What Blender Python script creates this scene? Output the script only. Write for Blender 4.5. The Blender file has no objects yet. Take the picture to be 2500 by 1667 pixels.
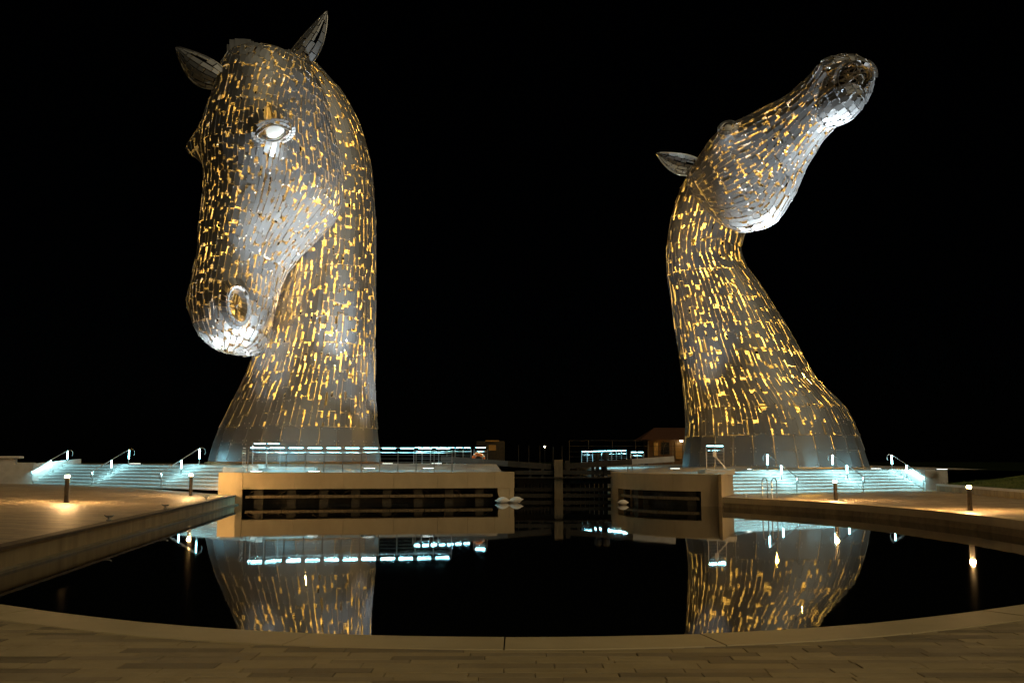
import bpy, math, random
import numpy as np
from mathutils import Vector, Matrix
from mathutils.bvhtree import BVHTree
from mathutils.geometry import tessellate_polygon

random.seed(7)
RNG = np.random.default_rng(7)
SC = bpy.context.scene
COL = SC.collection
PI = math.pi

# ------------------------------------------------------------------ camera, night sky, far glow, exposure
HC = 2.42
PITCH = math.radians(6.87)
cam_d = bpy.data.cameras.new('camera')
cam = bpy.data.objects.new('camera', cam_d)
COL.objects.link(cam)
cam.location = (0, 0, HC)
cam.rotation_euler = (PI / 2 + PITCH, 0, 0)
cam_d.sensor_width = 36.0
cam_d.lens = 36.0 * 2434.0 / 2500.0
cam_d.clip_start = 0.1
cam_d.clip_end = 6000
SC.camera = cam

world = bpy.data.worlds.new('World')
SC.world = world
world.use_nodes = True
wn = world.node_tree
bg = wn.nodes['Background']
sky = wn.nodes.new('ShaderNodeTexSky')
sky.sky_type = 'NISHITA'
sky.sun_disc = False
SUN_EL, SUN_ROT = math.radians(46), math.radians(142)
sky.sun_elevation = SUN_EL
sky.sun_rotation = SUN_ROT
wn.links.new(sky.outputs[0], bg.inputs[0])
bg.inputs[1].default_value = 0.00006

# dim amber skyglow of the town behind the viewer
sun_d = bpy.data.lights.new('night_glow', 'SUN')
sun_d.energy = 0.72
sun_d.angle = math.radians(45)
sun_d.color = (1.0, 0.80, 0.48)
sun = bpy.data.objects.new('night_glow', sun_d)
COL.objects.link(sun)
_d = Vector((math.sin(SUN_ROT) * math.cos(SUN_EL), math.cos(SUN_ROT) * math.cos(SUN_EL), math.sin(SUN_EL)))
sun.rotation_euler = _d.to_track_quat('Z', 'Y').to_euler()
sun.location = (0, -20, 30)

SC.view_settings.view_transform = 'Standard'
SC.view_settings.look = 'None'
SC.view_settings.gamma = 1
SC.view_settings.use_curve_mapping = False
SC.view_settings.exposure = 0.0
SC.render.engine = 'CYCLES'
cy = SC.cycles
cy.use_denoising = True
cy.caustics_reflective = False
cy.caustics_refractive = False
cy.sample_clamp_indirect = 4.0
cy.sample_clamp_direct = 0
cy.max_bounces = 8
cy.diffuse_bounces = 3
cy.glossy_bounces = 5
try:
    cy.use_light_tree = True
except Exception:
    pass

# ------------------------------------------------------------------ projection helpers (photo measurements -> places)
F, CX, CY = 2434.0, 1250.0, 833.5
cp, sp = math.cos(PITCH), math.sin(PITCH)


def proj(P):
    P = np.asarray(P, float)
    Y = P[..., 1]
    Z = P[..., 2] - HC
    zc = Y * cp + Z * sp
    yc = -Y * sp + Z * cp
    return np.stack([CX + F * P[..., 0] / zc, CY - F * yc / zc, zc], -1)


def at(px, py, Y=None, z=None):
    v = (CY - py) / F
    u = (px - CX) / F
    dy = cp - v * sp
    dz = sp + v * cp
    if Y is None:
        Y = dy * (z - HC) / dz
    t = Y / dy
    return np.array([u * t, Y, HC + dz * t])


def pch(xs, ys, x):
    xs = np.asarray(xs, float); ys = np.asarray(ys, float); x = np.asarray(x, float)
    h = np.diff(xs); d = np.diff(ys) / h; m = np.zeros_like(ys)
    m[1:-1] = np.where(d[:-1] * d[1:] > 0, 2 * d[:-1] * d[1:] / (d[:-1] + d[1:] + 1e-12), 0)
    m[0] = d[0]; m[-1] = d[-1]
    c = np.zeros_like(ys)
    c[1:-1] = (d[:-1] * h[1:] + d[1:] * h[:-1]) / (h[:-1] + h[1:]); c[0] = d[0]; c[-1] = d[-1]
    m = .35 * m + .65 * c
    i = np.clip(np.searchsorted(xs, x, side='right') - 1, 0, len(xs) - 2)
    t = np.clip((x - xs[i]) / h[i], 0, 1)
    return (2*t**3 - 3*t**2 + 1)*ys[i] + (t**3 - 2*t**2 + t)*h[i]*m[i] + (-2*t**3 + 3*t**2)*ys[i+1] + (t**3 - t**2)*h[i]*m[i+1]


def nrm(v):
    v = np.asarray(v, float)
    return v / (np.linalg.norm(v) + 1e-12)


# ------------------------------------------------------------------ materials
def new_mat(name):
    m = bpy.data.materials.new(name)
    m.use_nodes = True
    nt = m.node_tree
    return m, nt, nt.nodes['Principled BSDF']


def noise_mat(name, c0, c1, scale=3.0, rough=(0.6, 0.8), metal=0.0, bump=0.0, detail=6.0, stretch=(1, 1, 1), coord='Object', spec=0.4, fine=0.0):
    m, nt, b = new_mat(name)
    N = nt.nodes.new; L = nt.links.new
    tc = N('ShaderNodeTexCoord'); mp = N('ShaderNodeMapping')
    mp.inputs['Scale'].default_value = stretch
    L(tc.outputs[coord], mp.inputs[0])
    no = N('ShaderNodeTexNoise'); no.inputs['Scale'].default_value = scale; no.inputs['Detail'].default_value = detail
    no.inputs['Roughness'].default_value = 0.62
    L(mp.outputs[0], no.inputs['Vector'])
    cr = N('ShaderNodeValToRGB')
    cr.color_ramp.elements[0].position = 0.3; cr.color_ramp.elements[1].position = 0.72
    cr.color_ramp.elements[0].color = (*c0, 1); cr.color_ramp.elements[1].color = (*c1, 1)
    L(no.outputs['Fac'], cr.inputs[0])
    L(cr.outputs[0], b.inputs['Base Color'])
    mr = N('ShaderNodeMapRange'); mr.inputs[3].default_value = rough[0]; mr.inputs[4].default_value = rough[1]
    L(no.outputs['Fac'], mr.inputs[0]); L(mr.outputs[0], b.inputs['Roughness'])
    b.inputs['Metallic'].default_value = metal
    b.inputs['Specular IOR Level'].default_value = spec
    if bump:
        n2 = N('ShaderNodeTexNoise'); n2.inputs['Scale'].default_value = fine or scale * 9; n2.inputs['Detail'].default_value = 5
        L(mp.outputs[0], n2.inputs['Vector'])
        bp = N('ShaderNodeBump'); bp.inputs['Strength'].default_value = bump; bp.inputs['Distance'].default_value = 0.02
        L(n2.outputs['Fac'], bp.inputs['Height']); L(bp.outputs[0], b.inputs['Normal'])
    return m


def emit_mat(name, col, strength):
    m, nt, b = new_mat(name)
    b.inputs['Base Color'].default_value = (*col, 1)
    b.inputs['Emission Color'].default_value = (*col, 1)
    b.inputs['Emission Strength'].default_value = strength
    b.inputs['Roughness'].default_value = 0.4
    return m


def paving_mat(name, c0, c1, cj, bw, bh, rot=0.0, rough=(0.45, 0.75)):
    m, nt, b = new_mat(name)
    N = nt.nodes.new; L = nt.links.new
    tc = N('ShaderNodeTexCoord'); mp = N('ShaderNodeMapping'); mp.inputs['Rotation'].default_value = (0, 0, rot)
    L(tc.outputs['Object'], mp.inputs[0])
    br = N('ShaderNodeTexBrick'); br.offset = 0.37; br.inputs['Scale'].default_value = 1.0
    br.inputs['Brick Width'].default_value = bw; br.inputs['Row Height'].default_value = bh
    br.inputs['Mortar Size'].default_value = 0.008; br.inputs['Bias'].default_value = -0.1
    br.inputs['Color1'].default_value = (*c0, 1); br.inputs['Color2'].default_value = (*c1, 1); br.inputs['Mortar'].default_value = (*cj, 1)
    L(mp.outputs[0], br.inputs['Vector'])
    no = N('ShaderNodeTexNoise'); no.inputs['Scale'].default_value = 1.3; no.inputs['Detail'].default_value = 8
    L(tc.outputs['Object'], no.inputs['Vector'])
    mx = N('ShaderNodeMix'); mx.data_type = 'RGBA'; mx.blend_type = 'MULTIPLY'; mx.inputs['Factor'].default_value = 0.55
    cr = N('ShaderNodeValToRGB'); cr.color_ramp.elements[0].color = (.55, .52, .5, 1); cr.color_ramp.elements[1].color = (1.1, 1.1, 1.1, 1)
    cr.color_ramp.elements[0].position = .3; cr.color_ramp.elements[1].position = .7
    L(no.outputs['Fac'], cr.inputs[0]); L(br.outputs['Color'], mx.inputs['A']); L(cr.outputs[0], mx.inputs['B'])
    L(mx.outputs['Result'], b.inputs['Base Color'])
    mr = N('ShaderNodeMapRange'); mr.inputs[3].default_value = rough[0]; mr.inputs[4].default_value = rough[1]
    L(no.outputs['Fac'], mr.inputs[0]); L(mr.outputs[0], b.inputs['Roughness'])
    bp = N('ShaderNodeBump'); bp.inputs['Strength'].default_value = 0.35; bp.inputs['Distance'].default_value = 0.01
    n2 = N('ShaderNodeTexNoise'); n2.inputs['Scale'].default_value = 30; L(tc.outputs['Object'], n2.inputs['Vector'])
    ad = N('ShaderNodeMath'); ad.operation = 'SUBTRACT'; L(n2.outputs['Fac'], ad.inputs[0]); L(br.outputs['Fac'], ad.inputs[1])
    L(ad.outputs[0], bp.inputs['Height']); L(bp.outputs[0], b.inputs['Normal'])
    return m


def steel_mat(name, col, rough=(0.34, 0.5), metal=1.0):
    """satin stainless sheet: brushed grain and faint weathering, a little different on every sheet"""
    m, nt, b = new_mat(name)
    N = nt.nodes.new; L = nt.links.new
    tc = N('ShaderNodeTexCoord')
    no = N('ShaderNodeTexNoise'); no.inputs['Scale'].default_value = 0.55; no.inputs['Detail'].default_value = 7
    L(tc.outputs['Object'], no.inputs['Vector'])
    mp = N('ShaderNodeMapping'); mp.inputs['Scale'].default_value = (9, 9, 0.8); L(tc.outputs['Object'], mp.inputs[0])
    n2 = N('ShaderNodeTexNoise'); n2.inputs['Scale'].default_value = 2.0; n2.inputs['Detail'].default_value = 4
    L(mp.outputs[0], n2.inputs['Vector'])
    geo = N('ShaderNodeNewGeometry')
    ma = N('ShaderNodeMath'); ma.operation = 'MULTIPLY_ADD'; L(geo.outputs['Random Per Island'], ma.inputs[0]); ma.inputs[1].default_value = 0.40
    L(no.outputs['Fac'], ma.inputs[2])
    cr = N('ShaderNodeValToRGB'); cr.color_ramp.elements[0].position = .3; cr.color_ramp.elements[1].position = .95
    cr.color_ramp.elements[0].color = (*[c * .78 for c in col], 1); cr.color_ramp.elements[1].color = (*[min(1, c * 1.12) for c in col], 1)
    L(ma.outputs[0], cr.inputs[0]); L(cr.outputs[0], b.inputs['Base Color'])
    mr = N('ShaderNodeMapRange'); mr.inputs[3].default_value = rough[0]; mr.inputs[4].default_value = rough[1]
    L(n2.outputs['Fac'], mr.inputs[0]); L(mr.outputs[0], b.inputs['Roughness'])
    b.inputs['Metallic'].default_value = metal
    return m


M = {}
M['plate'] = steel_mat('satin_steel_plate', (.305, .322, .345), (0.50, 0.64), 0.88)
M['inside'] = noise_mat('inner_skin', (.30, .28, .25), (.42, .40, .36), 1.2, (.5, .7), .5)
M['frame'] = noise_mat('galvanised_frame', (.34, .33, .31), (.5, .48, .45), 2.0, (.5, .7), .3)
M['bolt'] = noise_mat('bolt_steel', (.55, .55, .55), (.7, .7, .7), 5, (.25, .35), 1.0)
M['rail'] = noise_mat('brushed_rail', (.42, .43, .44), (.56, .57, .58), 6, (.28, .42), 1.0)
M['concrete'] = noise_mat('pale_concrete', (.46, .37, .23), (.56, .46, .29), 1.1, (.7, .9), 0, .25, 8, (1, 1, .45), fine=14)  # part of the amber night light is put into this colour
M['wall'] = noise_mat('streaked_concrete', (.19, .15, .085), (.40, .33, .20), 1.6, (.7, .9), 0, .3, 9, (1, 1, .18), fine=12)
M['ledge'] = noise_mat('wet_concrete', (.09, .08, .05), (.22, .19, .12), 2.4, (.4, .7), 0, .3, 8, fine=10)
M['stone'] = noise_mat('granite_step', (.42, .42, .41), (.56, .56, .55), 2.2, (.55, .75), 0, .2, 8, fine=30)
M['coping'] = noise_mat('coping_stone', (.44, .355, .20), (.58, .48, .28), 1.0, (.45, .7), 0, .25, 9, fine=22)  # yellow of the amber light is worked into the coping colour
M['coping_dark'] = noise_mat('dark_edge_stone', (.06, .045, .03), (.12, .09, .06), 3, (.6, .8), 0, .3, 6)
M['paver_a'] = noise_mat('buff_paver', (.34, .27, .145), (.45, .36, .205), 2.3, (.5, .75), 0, .35, 8, fine=26)  # all paver colours carry some of the amber light's tint
M['paver_b'] = noise_mat('grey_paver', (.27, .215, .125), (.37, .30, .18), 2.6, (.5, .75), 0, .35, 8, fine=26)
M['paver_c'] = noise_mat('dark_paver', (.19, .155, .092), (.28, .225, .14), 2.6, (.5, .75), 0, .35, 8, fine=26)
M['bed'] = noise_mat('joint_sand', (.07, .06, .045), (.11, .1, .07), 12, (.9, 1), 0, .2, 4)
M['paving'] = paving_mat('promenade_paving', (.50, .40, .27), (.29, .225, .15), (.12, .1, .07), 1.1, .3)
M['terrace'] = paving_mat('terrace_paving', (.42, .41, .39), (.33, .32, .31), (.16, .16, .15), 1.2, .4)
M['timber'] = noise_mat('fender_timber', (.12, .09, .05), (.25, .19, .11), 2, (.6, .8), 0, .3, 8, (6, 6, .6), fine=12)
M['gate'] = noise_mat('tarred_timber', (.022, .019, .014), (.06, .05, .037), 1.6, (.6, .85), 0, .3, 8, (5, 5, .7), fine=9)
M['gate_steel'] = noise_mat('grey_beam_paint', (.09, .1, .11), (.14, .15, .16), 2, (.45, .6), .2, .1)
M['dark'] = noise_mat('dark_metal', (.03, .03, .03), (.06, .055, .05), 4, (.4, .6), .6)
M['bollard'] = noise_mat('bronze_bollard', (.16, .13, .10), (.25, .2, .15), 5, (.3, .45), .7)
M['plinth'] = noise_mat('orange_lit_plinth', (.19, .09, .03), (.33, .17, .06), 3, (.5, .7), .2, .2)  # orange lighting round the foot is put into the plinth colour
M['grass'] = noise_mat('night_grass', (.03, .05, .008), (.085, .125, .025), 1.5, (.9, 1), 0, .6, 9, fine=20)
M['field'] = noise_mat('unlit_field', (.006, .009, .004), (.012, .018, .007), .4, (.95, 1), 0, spec=0)  # unlit night black put into the far grass colour
M['earth'] = noise_mat('dark_earth', (.02, .018, .012), (.04, .035, .025), .5, (.9, 1), 0)
M['white'] = noise_mat('buoy_white', (.62, .6, .55), (.78, .76, .7), 4, (.35, .5))
M['orange'] = noise_mat('lifebuoy_orange', (.75, .17, .03), (.85, .24, .05), 4, (.4, .5))
M['eye'] = noise_mat('polished_eye', (.80, .82, .82), (.86, .88, .88), 1, (.5, .6), 0)
M['brick'] = noise_mat('cabin_brick', (.10, .06, .03), (.15, .09, .05), 3, (.7, .9), 0, .2)
M['roof'] = noise_mat('roof_tile_brown', (.05, .02, .009), (.08, .032, .014), 2, (.6, .8), 0, .3, 6, (1, 6, 6))
M['glass'] = noise_mat('dark_glass', (.01, .012, .014), (.02, .022, .025), 2, (.05, .1), 0, spec=.6)
M['led'] = emit_mat('led_cyan_white', (.34, .88, 1.0), 14.0)
M['led_post'] = emit_mat('led_post_strip', (.34, .88, 1.0), 22.0)
M['led_post_bright'] = emit_mat('led_post_strip_bright', (.40, .92, 1.0), 26.0)
M['bulb'] = emit_mat('warm_lamp_band', (1.0, .58, .22), 5200.0)
M['up'] = emit_mat('uplight_lens', (.93, 1.0, .92), 5.0)
M['amber'] = emit_mat('amber_window', (1.0, .42, .06), .07)
M['amber'].node_tree.nodes['Principled BSDF'].inputs['Base Color'].default_value = (.06, .03, .01, 1)
M['flood'] = emit_mat('wall_lamp', (1.0, .82, .5), 25.0)
M['recess_shade'] = noise_mat('shade_dark_concrete', (.03, .026, .018), (.075, .065, .045), 2, (.7, .9), 0, .3)  # shade of the gap under the platforms is put into this dark concrete

m, nt, b = new_mat('still_water')
b.inputs['Base Color'].default_value = (.0035, .004, .0035, 1)
b.inputs['Roughness'].default_value = 0.02
b.inputs['IOR'].default_value = 1.36
b.inputs['Specular IOR Level'].default_value = .6
tc = nt.nodes.new('ShaderNodeTexCoord')
n1 = nt.nodes.new('ShaderNodeTexNoise'); n1.inputs['Scale'].default_value = 1.7; n1.inputs['Detail'].default_value = 3
nt.links.new(tc.outputs['Object'], n1.inputs['Vector'])
bp = nt.nodes.new('ShaderNodeBump'); bp.inputs['Strength'].default_value = .014; bp.inputs['Distance'].default_value = .05
nt.links.new(n1.outputs['Fac'], bp.inputs['Height']); nt.links.new(bp.outputs[0], b.inputs['Normal'])
M['water'] = m


# ------------------------------------------------------------------ object helpers
def tag(o, label=None, cat=None, group=None, kind=None):
    if label: o['label'] = label
    if cat: o['category'] = cat
    if group: o['group'] = group
    if kind: o['kind'] = kind
    return o


def empty(name, loc, label, cat, group=None):
    o = bpy.data.objects.new(name, None)
    COL.objects.link(o)
    o.location = loc
    o.empty_display_size = .2
    return tag(o, label, cat, group)


class MB:
    """collects geometry in world coordinates"""
    def __init__(s):
        s.v = []; s.f = []; s.smooth = False

    def add(s, vs, fs):
        b = len(s.v)
        s.v.extend([tuple(map(float, p)) for p in vs])
        s.f.extend([tuple(b + i for i in f) for f in fs])
        return s

    def box(s, c, size, rz=0.0, bev=0.0):
        hx, hy, hz = [k / 2 for k in size]
        ca, sa = math.cos(rz), math.sin(rz)
        if bev <= 0:
            P = [(x, y, z) for z in (-hz, hz) for x, y in ((-hx, -hy), (hx, -hy), (hx, hy), (-hx, hy))]
            fs = [(3, 2, 1, 0), (4, 5, 6, 7), (0, 1, 5, 4), (1, 2, 6, 5), (2, 3, 7, 6), (3, 0, 4, 7)]
        else:
            e = bev
            P = []
            for z, k in ((-hz, e), (-hz + e, 0), (hz - e, 0), (hz, e)):
                P += [(x * (hx - k), y * (hy - k), z) for x, y in ((-1, -1), (1, -1), (1, 1), (-1, 1))]
            fs = [(3, 2, 1, 0), (12, 13, 14, 15)]
            for r in range(3):
                for i in range(4):
                    j = (i + 1) % 4
                    fs.append((r*4 + i, r*4 + j, r*4 + 4 + j, r*4 + 4 + i))
        return s.add([(c[0] + x*ca - y*sa, c[1] + x*sa + y*ca, c[2] + z) for x, y, z in P], fs)

    def beam(s, a, b, w, h, up=(0, 0, 1)):
        a = np.array(a, float); b = np.array(b, float)
        d = nrm(b - a)
        if abs(np.dot(d, up)) > .97: up = (0, 1, 0) if abs(d[1]) < .9 else (1, 0, 0)
        sd = nrm(np.cross(d, up)); u = np.cross(sd, d)
        P = []
        for p in (a, b):
            for x, z in ((-1, -1), (1, -1), (1, 1), (-1, 1)):
                P.append(p + sd * x * w / 2 + u * z * h / 2)
        return s.add(P, [(0, 1, 2, 3), (7, 6, 5, 4), (0, 4, 5, 1), (1, 5, 6, 2), (2, 6, 7, 3), (3, 7, 4, 0)])

    def tube(s, pts, r, n=8, closed=False, cap=True):
        pts = [np.array(p, float) for p in pts]
        k = len(pts); rr = r if hasattr(r, '__len__') else [r] * k
        P = []; ref = None
        for i in range(k):
            if closed: d = nrm(pts[(i+1) % k] - pts[i-1])
            else: d = nrm(pts[min(i+1, k-1)] - pts[max(i-1, 0)])
            if ref is None:
                ref = np.array((0, 0, 1.)) if abs(d[2]) < .9 else np.array((1., 0, 0))
            x = nrm(ref - np.dot(ref, d) * d); y = np.cross(d, x); ref = x
            for j in range(n):
                a = 2 * PI * j / n
                P.append(pts[i] + rr[i] * (math.cos(a) * x + math.sin(a) * y))
        fs = []
        for i in range(k if closed else k - 1):
            i2 = (i + 1) % k
            for j in range(n):
                j2 = (j + 1) % n
                fs.append((i*n + j, i*n + j2, i2*n + j2, i2*n + j))
        if cap and not closed:
            fs.append(tuple(range(n))[::-1]); fs.append(tuple((k-1)*n + j for j in range(n)))
        return s.add(P, fs)

    def lathe(s, c, prof, n=20):
        """prof: (r, z) bottom to top round the vertical through c"""
        P = []
        for r, z in prof:
            for j in range(n):
                a = 2 * PI * j / n
                P.append((c[0] + r*math.cos(a), c[1] + r*math.sin(a), c[2] + z))
        fs = []
        for i in range(len(prof) - 1):
            for j in range(n):
                j2 = (j + 1) % n
                fs.append((i*n + j, i*n + j2, (i+1)*n + j2, (i+1)*n + j))
        fs.append(tuple(range(n))[::-1]); fs.append(tuple((len(prof)-1)*n + j for j in range(n)))
        return s.add(P, fs)

    def prism(s, poly, z0, z1):
        """polygon (xy) extruded; z1 may be a function of (x, y)"""
        f1 = z1 if callable(z1) else (lambda x, y: z1)
        n = len(poly)
        a = sum(poly[i][0]*poly[(i+1) % n][1] - poly[(i+1) % n][0]*poly[i][1] for i in range(n))
        if a < 0: poly = poly[::-1]
        top = [(x, y, f1(x, y)) for x, y in poly]; bot = [(x, y, z0) for x, y in poly]
        tri = tessellate_polygon([[Vector((x, y, 0)) for x, y in poly]])
        b = len(s.v)
        fs = []
        for t in tri:
            p = [poly[i] for i in t]
            ar = (p[1][0]-p[0][0])*(p[2][1]-p[0][1]) - (p[2][0]-p[0][0])*(p[1][1]-p[0][1])
            t = tuple(t) if ar > 0 else tuple(t)[::-1]
            fs.append(t); fs.append(tuple(n + i for i in t[::-1]))
        for i in range(n):
            j = (i + 1) % n
            fs.append((n + i, n + j, j, i))
        return s.add(top + bot, fs)

    def build(s, name, mat, parent=None, smooth=False, kind=None, label=None, cat=None, group=None):
        me = bpy.data.meshes.new(name)
        v = s.v
        if parent is not None:
            off = wloc(parent)
            v = [(p[0]-off[0], p[1]-off[1], p[2]-off[2]) for p in v]
        else:
            off = (0, 0, 0)
        me.from_pydata(v, [], s.f)
        me.materials.append(mat)
        if smooth:
            me.polygons.foreach_set('use_smooth', [True] * len(me.polygons))
        me.update()
        o = bpy.data.objects.new(name, me)
        COL.objects.link(o)
        if parent is not None:
            o.parent = parent
        return tag(o, label, cat, group, kind)


def wloc(o):
    p = Vector((0, 0, 0))
    while o is not None:
        p += o.location
        o = o.parent
    return p


def recentre(o):
    """move a lone mesh thing's origin to the base of its bounds"""
    me = o.data
    n = len(me.vertices); co = np.zeros(n*3); me.vertices.foreach_get('co', co); co = co.reshape(-1, 3)
    c = (co.min(0) + co.max(0)) / 2; c[2] = co[:, 2].min()
    me.vertices.foreach_set('co', (co - c).ravel()); me.update()
    o.location = c
    return o


def strip_lamp(name, a, b, width, energy, col, parent):
    """long lamp along a-b, shining down"""
    a = Vector(a); b = Vector(b)
    d = bpy.data.lights.new(name, 'AREA'); d.shape = 'RECTANGLE'
    d.size = (b - a).length; d.size_y = width; d.energy = energy; d.color = col
    o = bpy.data.objects.new(name, d); COL.objects.link(o)
    x = (b - a).normalized(); z = Vector((0, 0, 1)); z = (z - z.dot(x)*x).normalized(); y_ = z.cross(x)
    o.rotation_euler = Matrix((x, y_, z)).transposed().to_euler()
    o.parent = parent
    o.location = (a + b)/2 - wloc(parent)
    return o


def lamp(name, kind, loc, energy, col, parent=None, radius=.1, target=None, angle=60, blend=.4):
    d = bpy.data.lights.new(name, kind)
    d.energy = energy; d.color = col; d.shadow_soft_size = radius
    if kind == 'SPOT':
        d.spot_size = math.radians(angle); d.spot_blend = blend
    o = bpy.data.objects.new(name, d)
    COL.objects.link(o)
    loc = Vector(loc)
    if target is not None:
        o.rotation_euler = (loc - Vector(target)).to_track_quat('Z', 'Y').to_euler()
    if parent is not None:
        o.parent = parent
        loc = loc - wloc(parent)
    o.location = loc
    return o


# ================================================================== LARGE STRUCTURE
ZP = .53           # promenade beside the pool
# pool outline, near arc then right bank
NEAR = [(-10.75, 17.6), (-9.6, 16.0), (-8.4, 14.72), (-6.9, 13.65), (-5.2, 12.42 + .15), (-3.5, 11.72), (-1.8, 11.25), (0, 11.1), (1.8, 11.25), (3.5, 11.72), (5.2, 12.57), (6.9, 13.65), (8.8, 15.1)]
RIGHT = [(10.6, 17.0), (12.4, 19.4), (13.9, 22.0), (15.1, 25.0), (15.9, 28.5), (16.35, 32), (16.45, 36), (16.1, 40.5), (15.2, 45.4), (13.6, 49.6), (11.9, 52.8), (11.25, 54.0)]
LB0, LB1 = (-10.75, 17.6), (-15.75, 57.4)      # straight left bank


def smooth_line(p, k=6):
    p = np.array(p, float); n = len(p)
    t = np.r_[0, np.cumsum(np.linalg.norm(np.diff(p, axis=0), axis=1))]
    q = np.linspace(0, t[-1], (n-1)*k + 1)
    return np.stack([pch(t, p[:, 0], q), pch(t, p[:, 1], q)], -1)


EDGE = smooth_line(NEAR + RIGHT, 5)


def offset(line, d):
    t = np.gradient(line, axis=0); t /= np.linalg.norm(t, axis=1, keepdims=True)
    n = np.stack([t[:, 1], -t[:, 0]], -1)
    return line + d * n


OUT = offset(EDGE, .72)

g = MB(); S = 3000.0
g.add([(-S, -S, -1.6), (S, -S, -1.6), (S, S, -1.6), (-S, S, -1.6)], [(0, 1, 2, 3)])
g.build('ground', M['earth'], kind='structure', label='dark earth under the basin and far land')
w = MB()
w.add([(-24, 9, 0), (26, 9, 0), (26, 150, 0), (-24, 150, 0)], [(0, 1, 2, 3)])
w.build('water', M['water'], kind='structure', label='still black water of the basin and lock channel')

# near promenade: sand bed under the loose pavers, paved sheet round it
ibx = [tuple(p) for p in OUT if p[1] < 17.5]
bedpoly = [(-30, -14), (30, -14), (30, 17.3)] + [tuple(p) for p in OUT[::-1] if p[1] < 17.3] + [(-10.75 - .9, 17.3), (-30, 17.3)]
prom = MB().prism(bedpoly, -1.5, ZP - .045).build('promenade', M['bed'], kind='structure', label='paved promenade at the near edge of the basin')

# pavers in straight courses, several widths
PAV = []
rng = np.random.default_rng(11)
y = 8.35
rowi = 0
edge_x = OUT[:, 0]; edge_y = OUT[:, 1]
msk = OUT[:, 1] < 17.6
ex_, ey_ = OUT[msk, 0], OUT[msk, 1]
o_ = np.argsort(ex_); ex_, ey_ = ex_[o_], ey_[o_]
pal = ['paver_a', 'paver_b', 'paver_c']
nb = 0
while y < 13.6:
    dh = [.19, .19, .24, .15][rowi % 4]
    x = -8.2 + rng.uniform(-.6, 0)
    while x < 8.2:
        L = rng.choice([.45, .6, .75, .9, 1.2], p=[.12, .25, .28, .25, .1])
        x0, x1 = x + .004, x + L - .004
        y0, y1 = y + .004, y + dh - .004
        lim0 = np.interp(x0, ex_, ey_); lim1 = np.interp(x1, ex_, ey_)
        halfw = .54 * y1 + .35
        if max(lim0, lim1) > y0 + .02 and x1 > -halfw and x0 < halfw:
            poly = [(x0, y0), (x1, y0), (x1, y1), (x0, y1)]
            sl_ = (lim1 - lim0)/(x1 - x0)
            g_ = lambda p: (lim0 - .006 + sl_*(p[0] - x0)) - p[1]
            cl_ = []
            for q in range(4):
                A_, B_ = poly[q], poly[(q+1) % 4]; ga, gb = g_(A_), g_(B_)
                if ga >= 0: cl_.append(A_)
                if (ga >= 0) != (gb >= 0):
                    f_ = ga/(ga - gb); cl_.append((A_[0] + (B_[0]-A_[0])*f_, A_[1] + (B_[1]-A_[1])*f_))
            if len(cl_) >= 3:
                lift = rng.uniform(-.003, .003)
                k = rng.choice(3, p=[.52, .30, .18])
                c = MB(); z1 = ZP + lift; z0 = ZP - .05; e = .006; n_ = len(cl_)
                mx_, my_ = sum(p[0] for p in cl_)/n_, sum(p[1] for p in cl_)/n_
                Q = [(p[0] + e*(1 if mx_ > p[0] else -1), p[1] + min(e, abs(my_ - p[1])*.5)*(1 if my_ > p[1] else -1)) for p in cl_]
                c.add([(a, b_, z0) for a, b_ in cl_] + [(a, b_, z1-e*.7) for a, b_ in cl_] + [(a, b_, z1) for a, b_ in Q],
                      [tuple(range(2*n_, 3*n_))] + [(r*n_+i, r*n_+(i+1) % n_, r*n_+n_+(i+1) % n_, r*n_+n_+i) for r in (0, 1) for i in range(n_)])
                PAV.append((c, pal[k], y0))
        x += L
    y += dh; rowi += 1
PAV.sort(key=lambda t: t[2])
rest = {k: MB() for k in pal}
for i, (c, k, _) in enumerate(PAV):
    if i < 300:
        c.build('paving_slab', M[k], prom)
    else:
        rest[k].add(c.v, c.f)
for k in pal:
    if rest[k].v:
        rest[k].build('paving_slabs', M[k], prom, kind='stuff')
# sheet paving outside the area of single slabs
sh = MB()
sh.prism([(-30, -14), (30, -14), (30, 8.34), (-30, 8.34)], ZP - .05, ZP - .003)
for sgn in (-1, 1):
    side = [(sgn*8.25, 8.35), (sgn*30, 8.35), (sgn*30, 17.2)]
    edge = [tuple(p) for p in OUT if sgn*p[0] > 8.25 and p[1] < 17.2]
    edge.sort(key=lambda p: -p[1])
    sh.prism(side + edge, ZP - .05, ZP - .003)
sh.build('near_paving', M['paving'], kind='structure', label='paving round the near side of the basin')

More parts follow.
